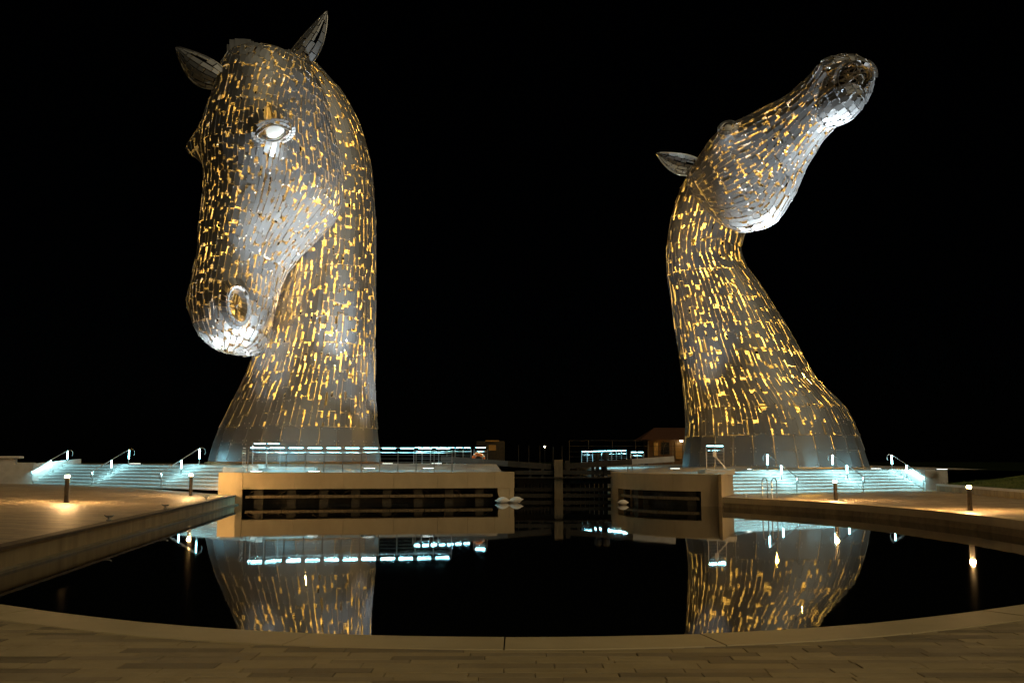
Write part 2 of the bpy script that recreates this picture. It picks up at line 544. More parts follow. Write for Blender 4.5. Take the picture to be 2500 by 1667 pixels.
# coping stones round the near and right side of the basin
cop = MB()
cop_root = empty('basin_coping', (0, 12, 0), 'pale coping stones along the curved near and right rim of the basin', 'kerb')
n = len(EDGE); step = 4
for i in range(0, n-1, step):
    j = min(i + step, n-1)
    idx = list(range(i, j+1))
    pin = [EDGE[k] for k in idx]; pou = [OUT[k] for k in idx]
    t0 = nrm(pin[1] - pin[0]); t1 = nrm(pin[-1] - pin[-2])
    pin[0] = pin[0] + t0*.008; pou[0] = pou[0] + t0*.008
    pin[-1] = pin[-1] - t1*.008; pou[-1] = pou[-1] - t1*.008
    zt = ZP + .012 + random.uniform(-.003, .003)
    c = MB(); m_ = len(idx); P = []
    for z, k in ((zt-.30, 0), (zt-.012, 0), (zt, .012)):
        P += [(*(a + (b_-a)*k), z) for a, b_ in zip(pin, pou)] + [(*(b_ + (a-b_)*k), z) for a, b_ in zip(pin, pou)]
    fs = []
    for q in range(m_-1):
        for lo, hi in ((0, 2*m_), (2*m_, 4*m_)):
            fs.append((lo+q, hi+q, hi+q+1, lo+q+1)); fs.append((lo+m_+q+1, hi+m_+q+1, hi+m_+q, lo+m_+q))
        fs.append((4*m_+q, 5*m_+q, 5*m_+q+1, 4*m_+q+1))
    for lo, hi in ((0, 2*m_), (2*m_, 4*m_)):
        fs.append((lo, lo+m_, hi+m_, hi)); fs.append((lo+m_-1, hi+m_-1, hi+2*m_-1, lo+2*m_-1))
    c.add(P, fs)
    c.build('coping_stone', M['coping'], cop_root)
# basin wall below the coping
wl = MB(); IN = offset(EDGE, .06)
P = [(*p, -1.5) for p in IN] + [(*p, ZP - .28) for p in IN]
wl.add(P, [(i, n+i, n+i+1, i+1) for i in range(n-1)])
IN2 = offset(EDGE, .02)
P = [(*p, -1.5) for p in IN2] + [(*p, .085) for p in IN2] + [(*p, .085) for p in offset(EDGE, .1)]
wl.add(P, [(i, n+i, n+i+1, i+1) for i in range(n-1)] + [(n+i, 2*n+i, 2*n+i+1, n+i+1) for i in range(n-1)])
wl.build('basin_wall', M['wall'], cop_root)

# left bank
LBd = nrm(np.subtract(LB1, LB0)); LBn = np.array((-LBd[1], LBd[0]))   # LBn points away from the pool
lbl = float(np.linalg.norm(np.subtract(LB1, LB0)))


def lb(t, off):
    return np.array(LB0) + LBd*t + LBn*off


def zleft(x, y):
    d = float(np.dot(np.array((x, y)) - np.array(LB0), LBn))
    return ZP + min(.27, max(0, .03*d))


pl = MB()
for t0 in range(0, 72, 4):
    for o0, o1 in ((.32, 3), (3, 6), (6, 9), (9, 16), (16, 45)):
        q = [lb(t0, o0), lb(t0+4, o0), lb(t0+4, o1), lb(t0, o1)]
        if t0 >= 40: q = [p for p in q]
        pl.add([(*p, zleft(*p)) for p in q], [(3, 2, 1, 0)])
pl.build('left_promenade', M['paving'], kind='structure', label='warmly lit paved promenade left of the basin')
bank = empty('bank_wall', (*LB0, 0), 'straight streaked concrete wall along the left side of the basin', 'wall')
for t0 in np.arange(0, lbl, 3.6):
    t1 = min(lbl, t0 + 3.6)
    c = MB(); P = [lb(t0+.006, -.0), lb(t1-.006, 0), lb(t1-.006, .4), lb(t0+.006, .4)]
    c.prism([tuple(p) for p in P], -1.4, ZP - .06).build('wall_panel', M['wall'], bank)
    c = MB(); P = [lb(t0+.004, -.05), lb(t1-.004, -.05), lb(t1-.004, .34), lb(t0+.004, .34)]
    c.prism([tuple(p) for p in P], ZP - .055, ZP + .012).build('edge_stone', M['coping_dark'], bank)
c = MB(); c.prism([tuple(lb(0, -.22)), tuple(lb(lbl, -.22)), tuple(lb(lbl, 0.05)), tuple(lb(0, .05))], -1.4, .06)
c.build('ledge', M['ledge'], bank)


# ---- stairs
def stairs(name, label, A, B, zb, zt, nstep, tread, lstone, glow):
    A = np.array(A[:2], float); B = np.array(B[:2], float)
    d = nrm(B - A); nn = np.array((-d[1], d[0]))
    if nn[1] < 0: nn = -nn
    L = float(np.linalg.norm(B - A)); h = (zt - zb) / nstep
    root = empty(name, (*((A+B)/2), zb), label, 'stairs')
    for k in range(nstep):
        pa_, pb_ = A + d*.15 + nn*(tread*k + .022), B - d*.15 + nn*(tread*k + .022)
        strip_lamp('nosing_light', (*pa_, zb + h*(k+1) - .082), (*pb_, zb + h*(k+1) - .082), .02, glow*L, (.42, .92, 1.0), root)
        o0 = tread * k; z0 = zb + h*k - .02; z1 = zb + h*(k+1)
        s = 0.0 if k % 2 == 0 else -lstone/2
        while s < L - .05:
            a, b_ = max(0, s) + .004, min(L, s + lstone) - .004
            s += lstone
            if b_ - a < .1: continue
            c = MB()
            lip = .055
            pr = [(o0 + lip, z0), (o0 + lip, z1 - .075), (o0, z1 - .06), (o0, z1 - .014), (o0 + .014, z1), (o0 + tread + .1, z1), (o0 + tread + .1, z0)]
            P = []
            for t in (a, b_):
                for o, z in pr:
                    p = A + d*t + nn*o
                    P.append((p[0], p[1], z))
            m_ = len(pr)
            fs = [tuple(range(m_)), tuple(range(2*m_-1, m_-1, -1))] + [(i, m_+i, m_+(i+1) % m_, (i+1) % m_) for i in range(m_)]
            c.add(P, fs).build('step_stone', M['stone'], root)
    return root, d, nn, L, h


LSA, LSB = at(548, 1196.5, z=.80), at(79, 1180, z=.80)
LZT = 2.25
stL, dL, nL, LL, hL = stairs('staircase', 'wide flight of pale stone steps lit cyan, left of the long platform', LSA, LSB, .80, LZT, 7, .36, 2.1, .5)
RSA, RSB = at(1790, 1205.5, z=ZP), at(2258, 1196.6, z=ZP)
RZT = 1.88
stR, dR, nR, LR, hR = stairs('staircase', 'wide flight of pale stone steps lit cyan, right of the pool ladder', RSA, RSB, ZP, RZT, 7, .36, 1.9, 1.0)

# ---- left platform and terrace
PF0, PF1 = np.array((-15.75, 57.4)), np.array((.15, 60.6))    # front edge of the long platform
ZPL = 1.82


def zter(x, y):
    f = np.clip((y - 59.6 - .2*(x+15.7)*.5) / 2.6, 0, 1)
    return float(ZPL + (2.27 - ZPL) * f)


pd = nrm(PF1 - PF0); pn = np.array((-pd[1], pd[0])); plen = float(np.linalg.norm(PF1 - PF0))


def pf(t, o):
    return PF0 + pd*t + pn*o


tl = MB()
for a, b_, z0, z1 in ((.0, 2.6, ZPL, ZPL), (2.6, 4.4, ZPL, 2.27), (4.4, 40, 2.27, 2.27)):
    tl.add([(*pf(0, a), z0), (*pf(plen-.3, a), z0), (*pf(plen-.3, b_), z1), (*pf(0, b_), z1)], [(0, 1, 2, 3)])
ta = LSA[:2] + nL*(.36*7 + .05); tb = LSB[:2] + nL*(.36*7 + .05)
far = pf(0, 40)
tl.add([(*pf(0, 2.6), ZPL), (*pf(0, 40), 2.24), (-60, 96, 2.24), (*tb, LZT - .01), (*ta, LZT - .01), (*pf(0, 4.4), 2.24)], [(0, 5, 4, 3, 2, 1)])
# canal side of the terrace
e0, e1 = pf(plen-.3, .0), pf(plen-.3, 40)
tl.add([(*e0, -1.5), (*e1, -1.5), (*e1, 2.27), (*pf(plen-.3, 4.4), 2.27), (*pf(plen-.3, 2.6), ZPL), (*e0, ZPL)], [(0, 1, 2, 3, 4, 5)])
tl.build('left_terrace', M['terrace'], kind='structure', label='pale paved terrace round the lowered horse head')


def quay(name, label, line, ztop, zlip, deep, joints, ends, sect):
    """concrete edge beam over an open gap, along a polyline; returns root"""
    root = empty(name, (*line[0], 0), label, 'quay')
    t = np.r_[0, np.cumsum(np.linalg.norm(np.diff(line, axis=0), axis=1))]

    def P(s, o):
        s = min(max(s, 0), t[-1])
        i = min(int(np.searchsorted(t, s, side='right') - 1), len(line) - 2)
        d = nrm(line[i+1] - line[i]); nn = np.array((-d[1], d[0]))
        return line[i] + d*(s - t[i]) + nn*o
    js = joints(t[-1])
    for a, b_ in zip(js[:-1], js[1:]):
        m_ = max(2, int((b_-a)/.5) + 1)
        ss = np.linspace(a + .006, b_ - .006, m_)
        pr = [(.0, zlip), (.0, ztop - .03), (.03, ztop), (.9, ztop), (.9, zlip)]
        V = []
        for s in ss:
            for o, z in pr:
                V.append((*P(s, o), z))
        k = len(pr); fs = [tuple(range(k))[::-1], tuple((m_-1)*k + i for i in range(k))]
        for q in range(m_-1):
            for i in range(k):
                fs.append((q*k+i, q*k+(i+1) % k, (q+1)*k+(i+1) % k, (q+1)*k+i))
        MB().add(V, [f[::-1] for f in fs]).build('beam_panel', M['concrete'], root)
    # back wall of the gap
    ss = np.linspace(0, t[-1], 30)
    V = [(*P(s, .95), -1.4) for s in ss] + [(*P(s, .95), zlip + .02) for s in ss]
    MB().add(V, [(i, i+1, 31+i, 30+i) for i in range(29)]).build('back_wall', M['recess_shade'], root)
    return root, P, t[-1]


linL = np.array([PF0 + pd*.35, PF1 - pd*1.15, PF1 - pd*.0 + pn*.12])
qL, PL, lenL = quay('platform_edge', 'long concrete platform edge over the water below the lowered horse head', np.array([PF0+pd*.38, PF1 - pd*1.2, PF1]), ZPL - .004, .86, 1, lambda T: [0, 2.9, 5.7, 8.6, 11.2, 13.0, T-1.2, T], None, None)
# rounded right end, chamfered leg
c = MB().prism([tuple(PF1 - pd*1.25 + pn*.02), tuple(PF1 - pd*.2), tuple(PF1 + pd*.0 + pn*.25), tuple(PF1 + pd*.02 + pn*3), tuple(PF1 - pd*1.25 + pn*3)], .86, ZPL - .006)
c = MB()
c.add([(*(PF1 - pd*1.0 + pn*.03), .86), (*(PF1 - pd*.02 + pn*.03), .86), (*(PF1 - pd*.02 + pn*.03), -1.2), (*(PF1 - pd*.5 + pn*.03), -1.2), (*(PF1 - pd*1.0 + pn*.03), .55),
       (*(PF1 - pd*1.0 + pn*.9), .86), (*(PF1 - pd*.02 + pn*.9), .86), (*(PF1 - pd*.02 + pn*.9), -1.2), (*(PF1 - pd*.5 + pn*.9), -1.2), (*(PF1 - pd*1.0 + pn*.9), .55)],
      [(4, 3, 2, 1, 0), (5, 6, 7, 8, 9), (0, 1, 6, 5), (1, 2, 7, 6), (2, 3, 8, 7), (3, 4, 9, 8), (4, 0, 5, 9)])
c.build('corner_leg', M['concrete'], qL)


def fender_rail(P, T, z, root, s0, s1, nb):
    ss = np.linspace(s0, s1, nb + 1)
    for a, b_ in zip(ss[:-1], ss[1:]):
        c = MB(); p, q = P(a + .02, .12), P(b_ - .02, .12)
        c.beam((*p, z), (*q, z), .14, .16).build('fender_beam', M['timber'], root)
        c = MB()
        for s in (a + .35, b_ - .35):
            x = P(s, .045); c.tube([(*x, z), (*P(s, .03), z)], .025, 6)
        c.build('bolts', M['dark'], root, kind='stuff')


fender_rail(PL, lenL, .42, qL, .15, lenL - 1.3, 7)
for k in range(8):
    s = .9 + k * (lenL - 3.0) / 7
    c = MB()
    a = P0 = PL(s, .3)
    c.box((*PL(s, .34), .1), (.5, .3, 1.5), math.atan2(pd[1], pd[0]))
    c.beam((*PL(s + .2, .5), .84), (*PL(s + .75, .7), .5), .16, .1)
    c.beam((*PL(s - .2, .5), .84), (*PL(s - .75, .7), .5), .16, .1)
    c.build('bracket', M['recess_shade'], qL)
# pier block at the left end
pier = MB()
pb = [tuple(PF0 + pd*.36 + pn*.0), tuple(PF0 + pn*.0), tuple(LB1 + LBn*1.0 + np.array((0, .12))), tuple(LB1 + LBn*1.0 + np.array((0.5, 3))), tuple(PF0 + pd*.36 + pn*3)]
pier.prism(pb, -1.4, ZPL - .008)
recentre(pier.build('concrete_pier', M['concrete'], label='square concrete pier lit amber at the corner of the long platform', cat='pier'))

# ---- right platform and terrace
RL = smooth_line([(6.45, 67.5), (6.5, 63.5), (6.75, 60.3), (7.5, 58.0), (9.0, 56.3), (11.25, 54.9)], 5)
ZPR = 1.76
RC = (19.8, 75.5)
qR, PR, lenR = quay('platform_edge', 'curved concrete platform edge over the water below the raised horse head', RL, ZPR, .80, 1, lambda T: [0, 3.2, 6.4, 8.8, T-2.6, T], None, None)
fender_rail(PR, lenR, .40, qR, 5.6, lenR - 1.1, 3)
for s in (6.3, 8.6, lenR - 1.6):
    c = MB(); dd = nrm(PR(s+.1, 0) - PR(s-.1, 0))
    c.box((*PR(s, .35), .1), (.5, .3, 1.4), math.atan2(dd[1], dd[0])).build('bracket', M['recess_shade'], qR)
# solid parts at both ends of the gap
for a, b_ in ((0, 5.2), (lenR - 1.0, lenR)):
    ss = np.linspace(a, b_, 8)
    V = [(*PR(s, .012), -1.4) for s in ss] + [(*PR(s, .012), .80) for s in ss] + [(*PR(s, .9), -1.4) for s in ss] + [(*PR(s, .9), .80) for s in ss]
    fs = [(i, i+1, 9+i, 8+i) for i in range(7)] + [(0, 8, 24, 16), (7, 23, 31, 15)]
    MB().add(V, fs).build('corner_leg', M['concrete'], qR)
tr = MB()
ra = RSA[:2] + nR*(.36*7 + .05); rb = RSB[:2] + nR*(.36*7 + .05)
inner = [tuple(PR(s, .85)) for s in np.linspace(0, lenR, 14)]


def ztr(x, y):
    d = math.hypot(x - RC[0], y - RC[1])
    return ZPR - .005 + .3 * float(np.clip((10.5 - d) / 3, 0, 1))


poly = inner + [(11.9, 56.0), tuple(ra), tuple(rb), tuple(rb + np.array((8, 3))), (40, 110), (6.5, 110)]
pol3 = [(x, y, ztr(x, y) if k < 15 else RZT - .012) for k, (x, y) in enumerate(poly)]
pol3[-1] = (6.5, 110, 2.0); pol3[-2] = (40, 110, 2.0)
mid = (19.8, 75.5, 2.3)
V = pol3 + [mid]; k = len(poly)
tr.add(V, [(i, (i+1) % k, k) for i in range(k)][::1])
tr.f = [f[::-1] for f in tr.f]
tr.add([(6.5, 67.4, -1.5), (6.5, 110, -1.5), (6.5, 110, 2.0), (6.5, 67.4, ZPR)], [(0, 1, 2, 3)])
tr.build('right_terrace', M['terrace'], kind='structure', label='pale paved terrace round the raised horse head')
# end block beside the right stairs
pr_ = MB()
a = np.array((11.25, 54.9)); v = nrm(RSA[:2] + nR*2.6 - a)
pr_.prism([tuple(a), (11.25 + .02, 54.15), tuple(RSA[:2] - dR*.02 + nR*-.05), tuple(RSA[:2] + nR*2.7 - dR*.02), (11.0, 57.5)], -1.4, ZPR - .006)
recentre(pr_.build('concrete_pier', M['concrete'], label='concrete end block between curved platform and right steps', cat='pier'))
# right promenade
rp = [tuple(p) for p in OUT if p[1] > 17.1 and p[0] > 0]
rp = rp + [(11.3, 55.0), tuple(RSA[:2] + nR*.4), tuple(RSB[:2] + nR*.4), tuple(RSB[:2] + dR*1.0)]
KW0 = at(2287, 1198, z=ZP)[:2]; KW1 = at(2500, 1218.5, z=ZP)[:2]
kd = nrm(KW1 - KW0); KW2 = KW1 + kd*14
rp = rp + [tuple(KW0), tuple(KW1), tuple(KW2), (60, 17.1)]
MB().prism(rp, ZP - .1, ZP).build('right_promenade', M['paving'], kind='structure', label='warmly lit paved promenade right of the basin')

# ---- low walls, grass
sw = MB(); a = RSB[:2]
sw.prism([tuple(a + dR*.02 - nR*.05), tuple(a + dR*1.0 - nR*.35), tuple(a + dR*1.0 + nR*2.9), tuple(a + dR*.02 + nR*2.9)], 0, RZT + .02)
recentre(sw.build('stair_wall', M['stone'], label='pale stone side wall at the right end of the right steps', cat='wall'))
b2 = MB(); a2 = a + dR*1.02 - nR*.30
b2.prism([tuple(a2), tuple(a2 + dR*.78 + nR*-.1), tuple(a2 + dR*.78 + nR*.8), tuple(a2 + nR*.9)], 0, RZT - .04)
recentre(b2.build('stone_block', M['stone'], label='weathered stone block with chipped corner beside the grass bank', cat='block'))
kb = empty('kerb_wall', (*KW0, ZP), 'low stone kerb wall in front of the grass bank at right', 'wall')
kn = np.array((-kd[1], kd[0]))
if kn[0] < 0: kn = -kn
L = float(np.linalg.norm(KW2 - KW0))
for s in np.arange(0, L - .3, 1.5):
    A_ = KW0 + kd*(s+.006); B_ = KW0 + kd*(min(L, s+1.5)-.006)
    MB().prism([tuple(A_), tuple(B_), tuple(B_ + kn*.45), tuple(A_ + kn*.45)], .3, ZP + .34).build('kerb_stone', M['wall'], kb)
    MB().prism([tuple(A_ - kn*.05), tuple(B_ - kn*.05), tuple(B_ + kn*.5), tuple(A_ + kn*.5)], ZP + .343, ZP + .45).build('cap_stone', M['stone'], kb)
gr = MB(); rows = []
for o, z in ((.5, ZP + .44), (4, 1.25), (9, 1.75), (22, 2.0)):
    rows.append([(*(KW0 + kd*s + kn*o), z + .05*math.sin(s*1.7 + o)) for s in np.linspace(-1.0 if o < 5 else -6, 40, 24)])
V = sum(rows, []); m_ = 24
gr.add(V, [(r*m_+i, r*m_+i+1, (r+1)*m_+i+1, (r+1)*m_+i) for r in range(3) for i in range(m_-1)])
gr.f = [f[::-1] for f in gr.f]
gr.build('grass_bank', M['grass'], kind='structure', label='sloping grass bank behind the kerb wall at right')
fl = MB()
for x0, x1, y0, y1, z in ((-900, -60, 60, 2000, 1.9), (-60, -.5, 95, 2000, 2.2), (-.5, 6.6, 150, 2000, 2.0), (6.6, 40, 108, 2000, 1.9), (40, 900, 78, 2000, 1.7)):
    fl.add([(x0, y0, z), (x1, y0, z), (x1, y1, z), (x0, y1, z)], [(0, 1, 2, 3)])
fl.build('field', M['field'], kind='structure', label='dark grass fields reaching to the night horizon')
# blades of grass on the bank (uncountable)
tg = MB()
rg = np.random.default_rng(3)
for _ in range(5200):
    s, o = rg.uniform(-1, 26), rg.uniform(.5, 9)**1.0
    z = np.interp(o, (.5, 4, 9), (ZP + .44, 1.25, 1.75)) + .05*math.sin(s*1.7 + o)
    p = KW0 + kd*s + kn*o; h = rg.uniform(.06, .17); a = rg.uniform(0, 6.28); w_ = .012
    dx, dy = math.cos(a)*w_, math.sin(a)*w_; lx, ly = rg.normal(0, .04, 2)
    tg.add([(p[0]-dx, p[1]-dy, z-.03), (p[0]+dx, p[1]+dy, z-.03), (p[0]+lx, p[1]+ly, z+h)], [(0, 1, 2)])
tg.build('grass', M['grass'], kind='stuff', label='short grass growing on the bank at right', cat='grass')

# left retaining wall beside the steps
a = LSB[:2]
w0 = a - dL*-.02; wdir = nrm(np.array((-1.0, -.08)))
rw = empty('retaining_wall', (*a, .6), 'pale stone retaining wall running left from the left steps', 'wall')
wn_ = np.array((-wdir[1], wdir[0]))
if wn_[1] < 0: wn_ = -wn_
for k in range(5):
    A_ = a + wdir*(k*2.6 + .01); B_ = a + wdir*(k*2.6 + 2.59)
    MB().prism([tuple(A_), tuple(B_), tuple(B_ + wn_*.5), tuple(A_ + wn_*.5)], .3, 2.36).build('wall_panel', M['stone'], rw)
c = MB(); c.prism([tuple(a + dL*.01), tuple(a + dL*.35), tuple(a + dL*.35 + nL*3.6), tuple(a + dL*.01 + nL*3.6)], .3, lambda x, y: 2.28 + .1 * float(np.dot(np.array((x, y)) - a, nL)))
c.build('side_panel', M['stone'], rw)
bs = MB(); p = at(16, 1116, Y=66)
bs.box((p[0], 66, p[2]), (1.9, .8, .16), .1, .03).box((p[0], 66, p[2] - .27), (1.2, .5, .36), .1)
recentre(bs.build('bench', M['stone'], label='pale stone bench slab above the retaining wall at far left', cat='bench'))

# ================================================================== HORSE HEADS
YL, YR = 68.0, 75.5
KR = YR/66.0


class Neck:
    def __init__(s, rows):
        R = []
        for py, l, r, Y, k in rows:
            A = at(l, py, Y); B = at(r, py, Y)
            R.append((A[2], (A[0]+B[0])/2, Y, (B[0]-A[0])/2, k*(B[0]-A[0])/2))
        R.sort(); s.R = np.array(R); s.z0 = s.R[0, 0]; s.z1 = s.R[-1, 0]

    def par(s, z):
        R = s.R
        return [pch(R[:, 0], R[:, k], z) for k in (1, 2, 3, 4)]

    def __call__(s, u, th):
        z = s.z0 + (s.z1 - s.z0)*u
        cx, cy_, a, b_ = s.par(z)
        return np.stack([cx + a*np.cos(th), cy_ + b_*np.sin(th), z + 0*th], -1)

    def inside(s, P, k=1.0):
        cx, cy_, a, b_ = s.par(np.clip(P[..., 2], s.z0, s.z1))
        return (((P[..., 0]-cx)/a)**2 + ((P[..., 1]-cy_)/b_)**2 < k) & (P[..., 2] < s.z1) & (P[..., 2] > s.z0)


class Head:
    def __init__(s, O, a, d, L, st, bumps):
        s.a = nrm(a); d = np.asarray(d, float); s.d = nrm(d - np.dot(d, s.a)*s.a); s.l = np.cross(s.d, s.a); s.O = np.asarray(O, float); s.L = L
        s.st = np.array(st, float); s.bumps = bumps

    def local(s, u, th):
        S = s.st; x = S[0, 0] + (S[-1, 0] - S[0, 0])*u
        zt, zb, w, zw, nu, nl, xo = [pch(S[:, 0], S[:, k], x) for k in range(1, 8)]
        c = np.cos(th); q = np.sin(th); n = np.where(q >= 0, nu, nl)
        y = w*np.sign(c)*np.abs(c)**(2/n)
        z = np.where(q >= 0, zw + (zt-zw)*np.abs(q)**(2/n), zw + (zb-zw)*np.abs(q)**(2/n))
        P = np.stack([x + xo, y, z], -1)
        for b_ in s.bumps: P = b_(P)
        return P

    def world(s, P):
        return s.O + s.L*(P[..., 0:1]*s.a + P[..., 1:2]*s.l + P[..., 2:3]*s.d)

    def __call__(s, u, th):
        return s.world(s.local(u, th))


def bump(c, r, amt, dirn, both=True):
    c = np.array(c, float); r = np.array(r, float)*np.ones(3)

    def f(P):
        P = P.copy()
        for sg in ((1, -1) if both else (1,)):
            q = (P - c*np.array([1, sg, 1]))/r
            g_ = np.exp(-(q**2).sum(-1))[..., None]
            P = P + amt*g_*np.array(dirn)*np.array([1, sg, 1])
        return P
    return f


ST = [(-.10, .02, -.02, .02, .0, 2, 2, 0), (-.085, .10, -.09, .08, .0, 2.2, 2, 0), (-.05, .16, -.15, .12, .0, 2.3, 2.1, 0), (0, .19, -.20, .145, .01, 2.4, 2.2, 0), (.1, .205, -.27, .165, .03, 2.5, 2.4, 0), (.2, .205, -.34, .18, .03, 2.6, 2.5, 0), (.3, .195, -.38, .18, .0, 2.6, 2.6, 0), (.4, .18, -.37, .165, -.02, 2.5, 2.6, 0), (.5, .165, -.30, .145, -.02, 2.4, 2.4, 0), (.6, .15, -.22, .125, -.01, 2.3, 2.3, 0), (.7, .14, -.175, .115, .0, 2.3, 2.2, 0), (.8, .14, -.165, .122, .0, 2.3, 2.2, 0), (.88, .125, -.16, .125, .0, 2.2, 2.2, 0), (.95, .09, -.145, .11, -.01, 2.2, 2.2, 0), (.99, .05, -.11, .08, -.02, 2.1, 2.1, 0), (1.015, .0, -.05, .02, -.03, 2, 2, 0)]
K7 = np.array([0, .15, .3, .45, .6, .8, 1.0])
PLt = [673.232, 200.0, 64.482, 18.379, 37.01, -0.132, -0.128, 0.018, 0.919, 1.011, 1.045, 0.937, 1.028, 0.974, 0.979, 0.986, 0.958, 0.92, 0.977, 1.077, 1.013, 1.011, 1.024, 0.943, 0.914, 0.974, 1.083, 1.009, 0.976, 0.285, 0.009, 0.024, 0.076, 0.036, 0.027]
PRt = [1723.534, 436.924, 61.135, 11.394, 38.555, 0.367, 13.206, 0.002, 0.813, 0.814, 0.808, 0.766, 0.725, 0.955, 1.13, 1.733, 1.402, 1.024, 0.842, 0.932, 1.033, 0.957, 0.569, 0.516, 0.664, 0.808, 0.907, 1.031, 1.094, 0.228, -0.04, 0.058, 0.095, -0.072, -0.044]


def make_head(p, a, d, extra=()):
    S = np.array(ST, float); x = S[:, 0]
    for j in range(3):
        S[:, 1+j] *= np.interp(x, K7, p[8+7*j:15+7*j])
    w_ = np.interp(p[29], K7, p[22:29]); ex = p[29]
    B = [bump((ex, .185*w_, .11), (.06, .05, .06), p[32], (0, .8, .25)), bump((.44, .12, -.30), (.09, .07, .10), p[30], (0, .35, -.9)),
         bump((.85, .09, .06), (.05, .05, .05), p[31], (0, .8, .5)), bump((0, 0, .18), (.08, .1, .1), p[33], (-.5, 0, .8), False), bump((.97, 0, -.12), (.06, .08, .06), p[34], (.5, 0, -.8), False)]
    return Head(at(p[0], p[1], p[2]), a, d, p[3], S, B + list(extra))


_psi = math.radians(PLt[4])
headL = make_head(PLt, (PLt[5], PLt[6], -1), (-math.sin(_psi), -math.cos(_psi), PLt[7]), [bump((.285, .215, .11), (.05, .06, .06), .055, (0, .8, .35)), bump((.37, .17, -.16), (.12, .08, .13), .022, (0, 1, -.1)), bump((.60, .12, -.02), (.10, .07, .07), -.022, (0, 1, 0)), bump((.235, .17, .16), (.04, .06, .03), .02, (0, .6, .5))])


def frame(ang, tow, roll):
    u = np.array([0, -.30, .954]); v = np.array([0, .954, .30]); r = np.array([1., 0, 0])
    c = math.sqrt(1 - tow*tow); a = c*(math.cos(math.radians(ang))*r + math.sin(math.radians(ang))*u) - tow*v
    d = nrm(u - np.dot(u, a)*a); l = np.cross(d, a); R = math.radians(roll)
    return a, d*math.cos(R) + l*math.sin(R)


PRt[2] *= KR; PRt[3] *= KR; PRt[32] = .06
headR = make_head(PRt, *frame(PRt[4], PRt[5], PRt[6]))
U1, U2 = YL + 1.6, YL + 2.0
neckL = Neck([(1126, 517, 927, YL, .95), (1093, 526, 924, YL, .95), (1055, 539, 921, YL, .95), (1009, 562, 917, YL, .95), (963, 583, 914, YL, .95), (915, 606, 914, YL, .95), (866, 624, 914, YL, .95), (800, 645, 914, YL+.2, .95), (700, 664, 915, YL+.9, .9), (600, 680, 916, U1, .82), (500, 685, 914, U2, .74), (445, 685, 910, U2, .7), (400, 680, 904, U2, .68), (359, 670, 895, U2, .66), (298, 655, 875, U2, .64), (244, 645, 847, U2, .62), (201, 642, 815, U2, .6), (166, 648, 781, U2, .6), (143, 662, 756, U2, .6), (128, 690, 728, U2, .6)])
neckR = Neck([(1140, 1668, 2111, YR, .95), (1096, 1673, 2098, YR, .95), (1038, 1677, 2077, YR, .95), (992, 1675, 2051, YR, .95), (958, 1672, 2015, YR, .95), (924, 1669, 1983, YR, .95), (874, 1661, 1956, YR, .95), (824, 1653, 1929, YR, .95), (786, 1648, 1906, YR, .95), (755, 1644, 1887, YR, .95), (717, 1639, 1864, YR, .95), (678, 1632, 1837, YR, .95), (644, 1629, 1811, YR-.3*KR, .95), (621, 1628, 1806, YR-.5*KR, .95), (598, 1629, 1808, YR-.7*KR, .95), (575, 1632, 1815, YR-.9*KR, .93), (552, 1636, 1825, YR-1.1*KR, .9), (507, 1646, 1830, YR-1.6*KR, .85), (462, 1663, 1820, YR-2.0*KR, .85), (430, 1678, 1800, YR-2.3*KR, .85), (405, 1695, 1780, YR-2.5*KR, .85), (392, 1715, 1760, YR-2.5*KR, .85)])


def grid_bvh(fn, nu=120, nt=140, lo=0., hi=1.):
    u = np.linspace(lo, hi, nu)[:, None]*np.ones((1, nt)); t = np.linspace(0, 2*PI, nt, endpoint=False)[None]*np.ones((nu, 1))
    P = fn(u, t); vs = [Vector(p) for p in P.reshape(-1, 3)]
    fs = []
    for i in range(nu-1):
        for j in range(nt):
            j2 = (j+1) % nt
            fs.append((i*nt+j, i*nt+j2, (i+1)*nt+j2, (i+1)*nt+j))
    return BVHTree.FromPolygons(vs, fs), P


CAMP = Vector((0, 0, HC))


def pick(bvh, px, py):
    p = at(px, py, 50.)
    hit = bvh.ray_cast(CAMP, (Vector(p) - CAMP).normalized())
    return np.array(hit[0]), np.array(hit[1])


class Opening:
    """ellipse on a surface that is kept free of plates"""
    def __init__(s, bvh, px, py, rx, ry, tilt=0.0):
        s.c, s.n = pick(bvh, px, py)
        v = nrm(s.c - np.array((0, 0, HC)))
        if np.dot(s.n, v) > 0: s.n = -s.n
        k = np.linalg.norm(s.c - np.array((0, 0, HC)))/F
        # axes that look horizontal / vertical from the front
        t1 = np.array((1., 0, 0)); t1 = t1 - np.dot(t1, s.n)*s.n
        t2 = np.array((0, 0, 1.)); t2 = t2 - np.dot(t2, s.n)*s.n
        ct, st_ = math.cos(tilt), math.sin(tilt)
        q0 = proj(s.c)[:2]
        J = np.array([(proj(s.c + .01*nrm(t))[:2] - q0)/.01 for t in (t1, t2)]).T
        Ji = np.linalg.inv(J)
        e1 = Ji @ np.array((ct*rx, -st_*rx)); e2 = Ji @ np.array((-st_*ry, -ct*ry))
        s.e1 = e1[0]*nrm(t1) + e1[1]*nrm(t2); s.e2 = e2[0]*nrm(t1) + e2[1]*nrm(t2)
        s.G = np.linalg.pinv(np.stack([s.e1, s.e2], -1))

    def rho(s, P):
        q = (P - s.c) @ s.G.T
        r = np.sqrt((q**2).sum(-1))
        d = np.abs((P - s.c) @ s.n)
        return np.where(d < 2.2, r, 99.)

    def pt(s, r, ang, depth=0.0):
        return s.c + r*(math.cos(ang)*s.e1 + math.sin(ang)*s.e2) + depth*s.n


